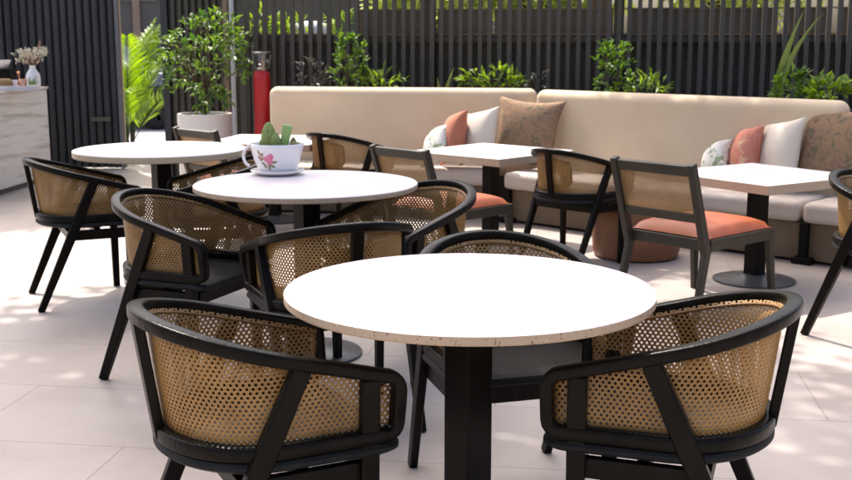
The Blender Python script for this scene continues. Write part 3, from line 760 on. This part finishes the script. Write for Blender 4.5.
def at(px, y):  # x for a photograph column at depth y
    return (px - 426) / 1112.6 * (y * 0.985 + 0.09)
GP = 'plants in the bed behind the banquettes'
random.seed(21)
def pl(px, y): return (at(px, y), y, 0.78)
bushy('leafy_shrub', 'bushy upright green shrub behind the left banquette', 'shrub', pl(350, 9.42), 0.5, (0, 0, 0.36, 0.15, 0.12, 0.27), 420, 0.055, 0.03, 'leaf', GP, stems=6, trunk=0.008, clump=6)
bushy('ground_plant', 'light green broad leaved plant at the foot of the bushy shrub', 'plant', pl(382, 9.36), 0.2, (0, 0, 0.22, 0.15, 0.1, 0.09), 70, 0.10, 0.034, 'leaf_bright', GP, stems=5, trunk=0.005, clump=5)
bushy('ground_plant', 'dark straggly plant behind the left end of the left banquette', 'plant', pl(313, 9.45), 0.2, (0, 0, 0.25, 0.16, 0.1, 0.13), 90, 0.06, 0.026, 'leaf_purple', GP, stems=6, trunk=0.005, clump=4)
bushy('ground_plant', 'wide low light green plant behind the middle of the left banquette', 'plant', pl(492, 9.22), 0.2, (0, 0, 0.22, 0.27, 0.1, 0.075), 190, 0.085, 0.03, 'leaf_bright', GP, stems=8, trunk=0.005, clump=6)
bushy('ground_plant', 'dark purplish plant behind the gap between the banquettes', 'plant', pl(537, 9.15), 0.2, (0, 0, 0.2, 0.1, 0.08, 0.12), 60, 0.055, 0.024, 'leaf_purple', GP, stems=5, trunk=0.005, clump=4)
bushy('leafy_shrub', 'pale leaved upright shrub behind the right banquette', 'shrub', pl(613, 8.95), 0.5, (0, 0, 0.32, 0.15, 0.12, 0.26), 380, 0.055, 0.03, 'leaf', GP, stems=6, trunk=0.008, clump=6)
bushy('ground_plant', 'light green drooping plant right of the pale upright shrub', 'plant', pl(647, 8.75), 0.2, (0, 0, 0.19, 0.17, 0.1, 0.075), 90, 0.10, 0.022, 'leaf_bright', GP, stems=6, trunk=0.004, clump=6)
bushy('ground_plant', 'low green plant below the two sword leaves', 'plant', pl(793, 7.75), 0.2, (0, 0, 0.22, 0.13, 0.1, 0.10), 170, 0.075, 0.034, 'leaf', GP, stems=6, trunk=0.004, clump=6)
bushy('ground_plant', 'low green plant behind the right end of the right banquette', 'plant', pl(824, 7.6), 0.2, (0, 0, 0.2, 0.12, 0.09, 0.10), 150, 0.08, 0.034, 'leaf_bright', GP, stems=6, trunk=0.004, clump=6)

def blades(lab, base, specs, m, name='sword_plant'):
    root = empty(name, base); tag(root, lab, 'plant', GP)
    for dx, dz, w, curve in specs:
        b = MB(); K = 9; vs = []
        for i in range(K + 1):
            f = i / K; ww = w * (0.62 + 0.38 * math.sin(PI * min(1, f * 1.3))) * (1 - f ** 3) + 0.001
            p = Vector((dx * f + curve * f * f, -0.02 * f, dz * f - 0.3 * curve * f ** 3))
            vs += [p + Vector((-ww / 2, 0, 0)), p + Vector((0, ww * 0.22, 0)), p + Vector((ww / 2, 0, 0))]
        fs = []
        for i in range(K):
            for q in range(2): fs.append((i * 3 + q, i * 3 + q + 1, i * 3 + q + 4, i * 3 + q + 3))
        b.add(vs, fs); b.build('blade', m, root, smooth=180)
    return root
blades('pair of tall arching sword leaves behind the right banquette', pl(771, 7.95), [(0.06, 0.82, 0.062, 0.13), (0.08, 0.84, 0.055, 0.25), (0.01, 0.42, 0.045, 0.03)], M['blade'])
blades('two short upright sword leaves behind the left banquette', pl(442, 9.28), [(-0.03, 0.26, 0.045, -0.01), (0.05, 0.36, 0.04, 0.05)], M['blade'])

# ------------------------------------------------------------------ fences
def fence_main():
    root = empty('slat_fence', (F0.x, F0.y, 0), R(-10.5)); tag(root, 'long dark fence of narrow vertical slats behind the banquettes', 'fence')
    pitch = 0.0834; n0 = int(-1.92 / pitch); n1_ = int(5.2 / pitch)
    b = MB()
    for i in range(n0, n1_): b.box((i * pitch + random.uniform(-.002, .002), random.uniform(-.002, .002), 0.985 + random.uniform(-.004, .004)), (0.037 + random.uniform(-.003, .003), 0.05, 1.97))
    b.build('slats', M['slat'], root)
    b = MB()
    for z in (0.25, 1.352, 1.90): b.box((1.65, 0.05, z), (7.1, 0.045, 0.05))
    b.build('rail', M['slat'], root)
    b = MB(); 
    z = 0.0
    for i in range(9):
        b.box((1.65, 0.15 + 0.006 * (i % 2), 0.077 + i * 0.154), (7.1, 0.03, 0.1538))
    b.build('backing_boards', M['backing'], root)
    for (xa, xb) in ((-0.98, -0.33), (-0.24, 0.20), (0.265, 1.28), (1.40, 2.62), (2.72, 3.05), (3.1, 5.2)):
        b = MB(); b.box(((xa + xb) / 2, 0.22, 1.495), (xb - xa, 0.03, 0.215)); b.build('upper_board', M['panel'], root)
    b = MB(); b.box((1.65, 0.13, 1.394), (7.1, 0.09, 0.016)); b.box((2.1, 0.215, 1.609), (6.2, 0.05, 0.012)); b.build('capping', M['tan'], root)
    for x in (-0.28, 1.33, 3.25): 
        b = MB(); b.box((x, 0.10, 1.0), (0.085, 0.05, 2.0)); b.build('post', M['backing'], root)
    return root
fence_main()

def gate_panel():   # dense slatted panel behind the potted shrub
    root = empty('slat_gate', (-2.52, 10.85, 0)); tag(root, 'dark slatted gate panel behind the potted shrub', 'gate')
    b = MB()
    for i in range(10): b.box((0.10 + i * 0.066, 0, 1.0), (0.034, 0.04, 1.98))
    b.build('slats', M['slat'], root)
    b = MB(); b.box((0.36, 0.06, 1.0), (0.70, 0.02, 1.98)); b.build('backing_board', M['backing'], root)
    b = MB(); b.box((0.02, 0, 1.01), (0.062, 0.09, 2.02)); b.build('post', M['charcoal'], root)
    b = MB(); b.box((0.4, 0.03, 1.96), (0.72, 0.05, 0.05)); b.build('top_rail', M['charcoal'], root)
    return root
gate_panel()
b = MB(); b.box((0, 0, 1.03), (0.042, 0.06, 2.06)); o = b.build('timber_post', M['tan'], bevel=0.003); o.location = (at(228, 10.75), 10.75, 0); tag(o, 'tan wooden post beside the dark slatted gate', 'post')
b = MB(); b.lathe([(0.022, 0), (0.022, 3.0)], 16); o = b.build('pale_pipe', M['whitepaint'], smooth=40); o.location = (at(234, 10.7), 10.7, 0); tag(o, 'pale thin upright pipe between wooden post and slat fence', 'pipe')

# sliding corrugated screen, left
def screen():
    xr = at(121.5, 11.74); xl = -4.9
    root = empty('corrugated_screen', (xl, 11.74, 0)); tag(root, 'dark grey screen of rounded vertical ribs at left', 'screen')
    W = xr - xl - 0.03; p = 0.0822; b = MB(); pts = []
    n = int(W / p)
    for i in range(n):
        x0 = W - (i + 1) * p
        for k in range(7):
            a = PI * k / 6; pts.append((x0 + p / 2 - (p / 2 - 0.007) * math.cos(PI - a) * -1, -0.028 * math.sin(a)))
    pts = []
    for i in range(n):
        x0 = W - (n - i) * p
        pts.append((x0 + 0.001, 0.012))
        for k in range(7):
            a = PI * k / 6; pts.append((x0 + p / 2 - (p / 2 - 0.008) * math.cos(a), -0.026 * math.sin(a) ** 0.8))
        pts.append((x0 + p - 0.001, 0.012))
    N_ = len(pts)
    vs = [(x, y, 0.02) for x, y in pts] + [(x, y, 2.7) for x, y in pts]
    b.add(vs, [(i, i + 1, N_ + i + 1, N_ + i) for i in range(N_ - 1)]); b.build('ribbed_face', M['charcoal'], root, smooth=50)
    b = MB(); b.box((W / 2, 0.035, 1.36), (W, 0.04, 2.68)); b.build('backing', M['backing'], root)
    b = MB(); b.box((W + 0.018, 0.01, 1.36), (0.034, 0.10, 2.70)); b.build('edge_post', M['edgecap'], root, bevel=0.004)
    b = MB(); b.box((W + 0.041, 0.02, 1.36), (0.010, 0.05, 2.68)); b.build('edge_strip', M['tan'], root)
    b = MB(); hx = at(100, 11.7) - xl; b.box((hx, -0.045, 0.53), (0.20, 0.02, 0.045)); b.build('pull_handle', M['backing'], root, bevel=0.004)
screen()

# left: marble counter
def counter():
    root = empty('marble_counter', (0, 0, 0)); tag(root, 'counter clad in banded beige marble at far left', 'counter')
    a = Vector((-3.78, 8.9, 0)); c = Vector((-3.664, 10.833, 0)); d = (c - a).normalized(); n = Vector((-d.y, d.x, 0))
    def P(p, k, z): q = p + n * k; return (q.x, q.y, z)
    b = MB(); vs = [P(a, 0, .05), P(c, 0, .05), P(c, 1.4, .05), P(a, 1.4, .05), P(a, 0, .88), P(c, 0, .88), P(c, 1.4, .88), P(a, 1.4, .88)]
    b.add(vs, [(0, 3, 2, 1), (4, 5, 6, 7), (0, 1, 5, 4), (1, 2, 6, 5), (2, 3, 7, 6), (3, 0, 4, 7)]); b.build('body', M['marble'], root, bevel=0.003)
    b = MB(); a2 = a - d * 0.015; c2 = c + d * 0.015
    vs = [P(a2, -.015, .8825), P(c2, -.015, .8825), P(c2, 1.42, .8825), P(a2, 1.42, .8825), P(a2, -.015, .905), P(c2, -.015, .905), P(c2, 1.42, .905), P(a2, 1.42, .905)]
    b.add(vs, [(0, 3, 2, 1), (4, 5, 6, 7), (0, 1, 5, 4), (1, 2, 6, 5), (2, 3, 7, 6), (3, 0, 4, 7)]); b.build('worktop', M['marble'], root, bevel=0.003)
    b = MB(); a3 = a + n * 0.03; c3 = c + n * 0.03 - d * 0.03
    vs = [P(a3, 0, 0), P(c3, 0, 0), P(c3, 1.3, 0), P(a3, 1.3, 0), P(a3, 0, .052), P(c3, 0, .052), P(c3, 1.3, .052), P(a3, 1.3, .052)]
    b.add(vs, [(0, 3, 2, 1), (4, 5, 6, 7), (0, 1, 5, 4), (1, 2, 6, 5), (2, 3, 7, 6), (3, 0, 4, 7)]); b.build('kick_board', M['backing'], root)
counter()
ZT = 0.905
# vase with dried flowers
vx, vy = at(34.5, 10.45), 10.45
root = empty('vase', (vx, vy, ZT)); tag(root, 'white rounded vase with green leaf painting on the counter end', 'vase')
b = MB(); b.lathe([(0.045, 0), (0.062, 0.01), (0.066, 0.04), (0.066, 0.10), (0.058, 0.135), (0.036, 0.165), (0.026, 0.185), (0.028, 0.205), (0.031, 0.21), (0.024, 0.21), (0.022, 0.19)], 40); b.build('vase_body', M['ceramic'], root, smooth=60)
b = MB()
for k in range(6):
    th = R(-100 + k * 9); z0 = 0.02; hgt = 0.075 + 0.02 * math.sin(k * 2.1); vs = []
    for i in range(6):
        f = i / 5; w = 0.006 * math.sin(PI * (0.12 + 0.85 * f)); t = th + 0.25 * (k - 2.5) / 2.5 * f
        for s in (-1, 1):
            r = 0.0672; vs.append((r * math.cos(t + s * w / r), r * math.sin(t + s * w / r), z0 + hgt * f))
    b.add(vs, [(i * 2, i * 2 + 1, i * 2 + 3, i * 2 + 2) for i in range(5)])
b.build('leaf_painting', M['leaf_bright'], root)
random.seed(5)
root = empty('dried_flowers', (vx, vy, ZT + 0.19)); tag(root, 'spray of dried white flowers with a brown plume in the white vase', 'flowers')
sb = MB(); fb = MB()
for i in range(58):
    a = random.uniform(0, 2 * PI); r = random.uniform(0.02, 0.15); z = 0.05 + random.uniform(0, 0.12)
    t = Vector((r * math.cos(a) - 0.02, r * 0.7 * math.sin(a), z)); sb.tube([(0, 0, 0), t * 0.5 + Vector((0, 0, 0.02)), t], [0.0018, 0.0015, 0.001], 4)
    for k in range(9):
        c = t + rv(0.022); d = rv()
        leaf(fb, c, d, rv(), 0.02, 0.014, 0.3)
sb.build('flower_stems', M['plume'], root); fb.build('blossoms', M['flower'], root)
b = MB(); b.tube([(0.01, 0, 0.0), (0.04, 0, 0.1), (0.065, 0, 0.17)], [0.002, 0.002, 0.002], 5); b.tube([(0.06, 0, 0.15), (0.075, 0, 0.2), (0.085, 0, 0.25)], [0.006, 0.013, 0.005], 8); b.build('plume', M['plume'], root, smooth=180)
# tray and tableware
def onc(px, y): return (at(px, y), y, ZT)
b = MB(); b.box((0, 0, 0.006), (0.40, 0.24, 0.012))
for s in (-1, 1): b.box((s * 0.195, 0, 0.027), (0.01, 0.24, 0.030)); b.box((0, s * 0.115, 0.027), (0.38, 0.01, 0.030))
o = b.build('tray', M['whitepaint'], bevel=0.002); o.location = onc(14, 10.0); o.rotation_euler = (0, 0, R(4)); tag(o, 'white rimmed tray on the marble counter', 'tray')
x0, y0, _ = onc(22, 10.0)
b = MB(); b.lathe([(0.024, 0), (0.03, 0.004), (0.036, 0.085), (0.034, 0.087), (0.031, 0.083)], 28); o = b.build('copper_cup', M['copper'], smooth=50); o.location = (x0 + 0.02, 10.0, ZT + 0.0125); tag(o, 'copper cup on the white tray', 'cup')
b = MB(); b.lathe([(0.018, 0), (0.028, 0.003), (0.034, 0.075), (0.032, 0.077), (0.029, 0.073)], 28); o = b.build('white_cup', M['ceramic'], smooth=50); o.location = (x0 - 0.07, 10.03, ZT + 0.0125); tag(o, 'white cup beside the copper cup on the tray', 'cup')
b = MB(); b.lathe([(0.03, 0), (0.06, 0.012), (0.072, 0.045), (0.066, 0.075), (0.045, 0.09), (0.03, 0.092)], 28); o = b.build('woven_jar', M['basket'], smooth=60); o.location = (x0 - 0.135, 9.98, ZT + 0.0125); tag(o, 'squat woven jar at the left of the tray', 'jar')
b = MB(); b.tube([(0, 0, 0.004), (0.0, 0, 0.06), (-0.012, 0, 0.13)], [0.004, 0.004, 0.004], 8)
b.lathe([(0.004, 0.128), (0.013, 0.134), (0.014, 0.146), (0.005, 0.152)], 16, c=(-0.012, 0, 0)); o = b.build('copper_spoon', M['copper'], smooth=60); o.location = (x0 - 0.025, 10.06, ZT + 0.0125); tag(o, 'copper handled stirrer standing behind the copper cup', 'utensil')
b = MB(); b.box((0, 0, 0.08), (0.2, 0.16, 0.16)); b.box((0, 0, 0.168), (0.22, 0.18, 0.014)); o = b.build('black_caddy', M['steel'], bevel=0.004); o.location = onc(4, 10.5); tag(o, 'black box caddy behind the tray on the counter', 'caddy')
b = MB(); b.lathe([(0.035, 0), (0.05, 0.004), (0.083, 0.07), (0.088, 0.082), (0.083, 0.082), (0.05, 0.012), (0.02, 0.01)], 32); o = b.build('white_bowl', M['ceramic'], smooth=60); o.location = (at(4, 10.5), 10.5, ZT + 0.176); tag(o, 'white bowl on top of the black box caddy', 'bowl')
b = MB(); b.box((0, 0, 1.6), (0.12, 0.12, 3.2)); o = b.build('pale_column', M['edgecap'], bevel=0.004); o.location = (at(-2, 11.5), 11.5, 0); tag(o, 'pale grey column at the left edge behind the counter', 'column')

# ------------------------------------------------------------------ beyond the opening: palm, car, building
random.seed(3)
def palm(lab, base, nf, ln):
    root = empty('palm', base); tag(root, lab, 'palm')
    sb = MB(); lb = MB()
    for i in range(6):
        a = i * 1.1; sb.tube([(0.04 * math.cos(a), 0.04 * math.sin(a), 0), (0.06 * math.cos(a), 0.06 * math.sin(a), 0.5)], [0.018, 0.013], 7)
    for i in range(nf):
        a = i * 2.4 + random.uniform(-.3, .3); el = random.uniform(0.8, 1.5); L_ = ln * random.uniform(0.7, 1.1)
        d = Vector((math.cos(a) * math.cos(el), math.sin(a) * math.cos(el), math.sin(el)))
        p = Vector((0.06 * math.cos(a), 0.06 * math.sin(a), random.uniform(0.15, 0.5))); pts = [p]; K = 18
        for k in range(K):
            d = (d + Vector((0, 0, -0.075 * (k / K) * 1.8))).normalized(); p = p + d * L_ / K; pts.append(p)
        sb.tube(pts, [0.007 * (1 - 0.8 * k / K) for k in range(K + 1)], 5)
        for k in range(4, K + 1):
            t = (pts[k] - pts[k - 1]).normalized(); s = t.cross(Vector((0, 0, 1))).normalized(); up = s.cross(t)
            for sg in (-1, 1):
                for h_ in (0, 0.5):
                    base_ = pts[k - 1].lerp(pts[k], h_); f = k / K
                    l_ = 0.30 * math.sin(PI * min(0.96, 0.2 + 0.72 * f)) + 0.04
                    leaf(lb, base_, s * sg * 0.8 + t * 0.75 + up * 0.28 + rv(0.1), up, l_, 0.030, 0.2, 0.2)
    sb.build('palm_stem', M['leaf_dark'], root, smooth=180); lb.build('fronds', M['palm'], root)
palm('feathery bright green palm in the opening beside the ribbed screen', (at(127, 12.9), 12.9, 0), 12, 1.3)

def car():
    y = 17.9; root = empty('parked_car', (at(160, 17.4), y, 0)); tag(root, 'blue grey car parked beyond the opening, mostly hidden', 'car')
    # local x along the car; front wheel at x=0, car runs to the left
    prof = [(0.85, 0.42), (0.86, 0.6), (0.80, 0.74), (0.1, 0.86), (-0.35, 0.95), (-1.0, 1.36), (-1.5, 1.43), (-2.3, 1.41), (-2.95, 1.18), (-3.3, 0.98), (-3.42, 0.7), (-3.4, 0.35), (-2.95, 0.25), (0.5, 0.25)]
    n = len(prof); b = MB(); secs = [(-0.86, 0.0), (-0.80, 0.02), (0.8, 0.02), (0.86, 0.0)]
    vs = []
    for yy, _ in secs:
        inn = 1.0 if abs(yy) < 0.83 else 0.97
        for x, z in prof:
            tuck = 0.16 * max(0, (z - 0.9) / 0.5)
            vs.append((-1.3 + (x + 1.3) * inn, yy * (1 - tuck), 0.3 + (z - 0.3) * inn if z > 0.3 else z))
    fs = [(i * n + q, i * n + (q + 1) % n, (i + 1) * n + (q + 1) % n, (i + 1) * n + q) for i in range(3) for q in range(n)]
    fs += [tuple(range(n - 1, -1, -1)), tuple(3 * n + q for q in range(n))]
    b.add(vs, fs); b.build('body', M['carpaint'], root, bevel=0.02, seg=2)
    for pts in ([(-0.5, 0.95), (-1.05, 1.31), (-1.55, 1.36), (-1.55, 0.95)], [(-1.65, 0.95), (-1.65, 1.36), (-2.25, 1.34), (-2.75, 1.12), (-2.9, 0.98)]):
        b = MB(); vs = [(x, -0.868 * (1 - 0.15 * max(0, (z - 0.9) / 0.5)) - 0.004, z) for x, z in pts] + [(x, -0.84 * (1 - 0.15 * max(0, (z - 0.9) / 0.5)), z) for x, z in pts]; k = len(pts)
        b.add(vs, [tuple(range(k))] + [(i, (i + 1) % k, k + (i + 1) % k, k + i) for i in range(k)]); b.build('side_window', M['glass'], root)
    for x in (0.0, -2.62):
        for s in (-1, 1):
            w = empty('wheel', (x, s * 0.80, 0.33)); w.parent = root; w.rotation_euler = (R(90), 0, 0)
            b = MB(); b.lathe([(0.2, -0.1), (0.30, -0.1), (0.33, -0.07), (0.33, 0.07), (0.30, 0.1), (0.2, 0.1)], 36); b.build('tyre', M['rubber'], w, smooth=50)
            b = MB(); b.lathe([(0.215, -0.09), (0.22, -0.085), (0.22, 0.085), (0.215, 0.09), (0.19, 0.075), (0.17, 0.03)], 36)
            for q in range(5):
                a = 2 * PI * q / 5; b.bar((0.03 * math.cos(a), 0.03 * math.sin(a), s * 0.0 + 0.085), (0.2 * math.cos(a), 0.2 * math.sin(a), 0.085), 0.05, 0.03, side=(0, 0, 1))
            b.build('rim', M['alloy'], w, smooth=40)
    b = MB(); b.box((0.80, -0.6, 0.66), (0.08, 0.3, 0.1)); b.build('headlight', M['whitepaint'], root, bevel=0.01)
    b = MB(); b.box((-1.62, -0.874, 0.86), (0.16, 0.02, 0.025)); b.build('door_handle', M['alloy'], root, bevel=0.003)
car()
root = empty('street_building', (-6.5, 24, 0)); tag(root, 'dark rendered building wall across the street behind the car', 'building')
b = MB(); b.box((0, 1.5, 3.2), (16, 3, 6.4)); b.build('wall', M['facade'], root)
b = MB(); px_ = at(138, 23.9) + 6.5; b.box((px_, -0.03, 3.2), (0.15, 0.05, 6.4)); b.build('drainpipe', M['tan'], root)
for i in range(6):
    f = MB(); xw = -6.4 + i * 2.2; f.box((xw, -0.02, 2.9), (1.2, 0.06, 1.5)); w = f.build('window', M['panel'], root)
    g = MB(); g.box((xw, -0.055, 2.9), (1.08, 0.02, 1.38)); g.build('pane', M['glass'], w)

# ------------------------------------------------------------------ trees beyond and beside the terrace
def tree(lab, base, h, crown, ncl, ln, seed, trunk=0.12, clump=16, mleaf='canopy', group='trees around the terrace'):
    random.seed(seed)
    root = empty('tree', base); tag(root, lab, 'tree', group)
    sb = MB(); lb = MB(); cx_, cy_, cz_, rx, ry, rz = crown
    fk = Vector((cx_ * 0.3, cy_ * 0.3, h))
    sb.tube([(0, 0, 0), (0.03, 0.02, h * 0.5), fk], [trunk, trunk * 0.8, trunk * 0.65], 10)
    limbs = []
    for i in range(9):
        a = 2 * PI * i / 9 + random.uniform(-.3, .3); el = random.uniform(-0.25, 0.7)
        t = Vector((cx_ + rx * 0.75 * math.cos(a) * math.cos(el), cy_ + ry * 0.75 * math.sin(a) * math.cos(el), cz_ + rz * 0.8 * math.sin(el)))
        m_ = fk.lerp(t, 0.5) + Vector((0, 0, 0.12 * rz)); sb.tube([fk, m_, t], [trunk * 0.5, trunk * 0.3, trunk * 0.12], 7); limbs += [fk.lerp(m_, 0.6), m_, m_.lerp(t, 0.5), t]
    for i in range(ncl):
        v = rv(); v = v / max(v.length, 0.01) * (0.35 + 0.65 * random.random() ** 0.6)
        c = Vector((cx_ + v.x * rx, cy_ + v.y * ry, cz_ + v.z * rz)); tp = min(limbs, key=lambda q: (q - c).length)
        if i % 3 == 0: sb.tube([tp, tp.lerp(c, 0.5) + rv(0.08), c], [trunk * 0.08, trunk * 0.06, trunk * 0.04], 4)
        cr = random.uniform(0.16, 0.36)
        for k in range(clump):
            q = rv(cr); d = rv() + Vector((0, 0, -0.1)); leaf(lb, c + q, d, Vector((0, 0, 1)) + rv(0.9), ln * random.uniform(0.7, 1.25), ln * 0.45)
    sb.build('trunk', M['bark'], root, smooth=180); lb.build('crown', M[mleaf], root)
    return root
for k, (x, y, s) in enumerate(((0.1, 12.6, 1), (1.3, 12.3, 2), (3.2, 11.8, 3), (5.2, 11.4, 4))):
    tree(['tree behind the fence above the left banquette', 'tree behind the fence above the gap between banquettes', 'tree behind the fence above the right banquette', 'tree behind the fence at the right edge'][k],
         (x, y, 0), 1.1, (0, 0, 2.45, 1.0, 0.8, 1.15), 230, 0.16, 40 + k, trunk=0.07, clump=14, mleaf='leaf_far')
random.seed(9)
for px, y in ((262, 10.9), (282, 10.95), (293, 11.0), (345, 10.6)):
    bushy('hedge_plant', {262: 'bright plant seen through the slats, left end', 282: 'bright plant seen through the slats right of the red cylinder', 293: 'bright plant seen through slats, second from the bushy shrub', 345: 'bright plant seen through the slats just above the bushy shrub'}[px], 'plant', (at(px, y), y, 0.0), 1.3, (0, 0, 1.40, 0.15, 0.1, 0.16), 90, 0.12, 0.03, 'leaf_bright', 'plants behind the fence', stems=6, trunk=0.01, clump=6)
o = MB(); o.lathe([(0.1, 0), (0.2, 0.02), (0.2, 1.44), (0.17, 1.5), (0.08, 1.53)], 24); o = o.build('white_tank', M['whitepaint'], smooth=50); o.location = (at(312, 11.2), 11.2, 0); tag(o, 'white rounded tank glimpsed through the fence slats', 'tank')
root = empty('neighbour_wall', (0, 0, 0)); tag(root, 'dark grey wall behind the fence at left centre', 'wall')
b = MB(); b.box((at(285, 11.9), 11.9, 1.1), (1.5, 0.15, 2.2)); b.build('wall_face', M['facade'], root)
b = MB(); b.box((at(285, 11.9), 11.9, 2.225), (1.6, 0.22, 0.05)); b.build('wall_coping', M['panel'], root)

tree('unseen spreading tree added left of the terrace to shade its front', (-5.6, 7.4, 0), 4.2, (3.0, 0.55, 7.0, 2.25, 1.9, 0.9), 620, 0.17, 71, trunk=0.17, clump=18)  # added out of view; crown placed to cast open shade on the foreground
tree('smaller unseen tree added behind the ribbed screen to shade the far left floor', (-6.3, 13.6, 0), 4.0, (0.9, -0.9, 7.0, 1.2, 1.1, 0.9), 240, 0.17, 72, trunk=0.14, clump=18)  # another added tree, out of view, only to shade the floor near the counter


tree('tall tree added behind the fence, its unseen crown shading the right banquette', (1.7, 11.3, 0), 3.6, (-1.1, -1.3, 6.0, 1.25, 1.0, 0.8), 170, 0.16, 73, trunk=0.14, clump=18)  # added for its shadow: crown sits above the view, shading right seat and cushions

# ------------------------------------------------------------------ light, camera
SUN_EL = 58.0; SD = Vector((0.50, -0.866, 0)).normalized()     # horizontal travel of the light
w = bpy.data.worlds.new('World'); scene.world = w; w.use_nodes = True
t = w.node_tree; bg = t.nodes['Background']; sky = t.nodes.new('ShaderNodeTexSky'); sky.sky_type = 'NISHITA'; sky.sun_disc = False
sky.air_density = 0.8; sky.dust_density = 6.0; sky.ozone_density = 0.3; sky.sun_elevation = R(SUN_EL); az = math.atan2(-SD.x, -SD.y); sky.sun_rotation = az
t.links.new(sky.outputs[0], bg.inputs[0]); bg.inputs[1].default_value = 0.15
sl = bpy.data.lights.new('sun', 'SUN'); sl.energy = 2.9; sl.angle = R(0.53); sl.color = (1.0, 0.95, 0.88)
so = bpy.data.objects.new('sun', sl); link(so)
dirv = Vector((SD.x * math.cos(R(SUN_EL)), SD.y * math.cos(R(SUN_EL)), -math.sin(R(SUN_EL))))
so.rotation_euler = dirv.to_track_quat('-Z', 'Y').to_euler(); so.location = (-4, 8, 9)

cam = bpy.data.cameras.new('camera'); co = bpy.data.objects.new('camera', cam); link(co)
cam.sensor_width = 36; cam.sensor_fit = 'HORIZONTAL'; cam.lens = 36 * 1112.6 / 852; cam.clip_end = 1500; cam.clip_start = 0.05
co.location = (0, 0, 1.346); co.rotation_euler = (R(90 - 10.19), 0, 0)
cam.dof.use_dof = True; cam.dof.focus_distance = 2.75; cam.dof.aperture_fstop = 10.0
scene.camera = co
scene.view_settings.view_transform = 'Standard'; scene.view_settings.look = 'None'; scene.view_settings.gamma = 1; scene.view_settings.use_curve_mapping = False
scene.view_settings.exposure = 1.4
scene.render.engine = 'CYCLES'
scene.cycles.transparent_max_bounces = 32; scene.cycles.max_bounces = 8; scene.cycles.use_denoising = True
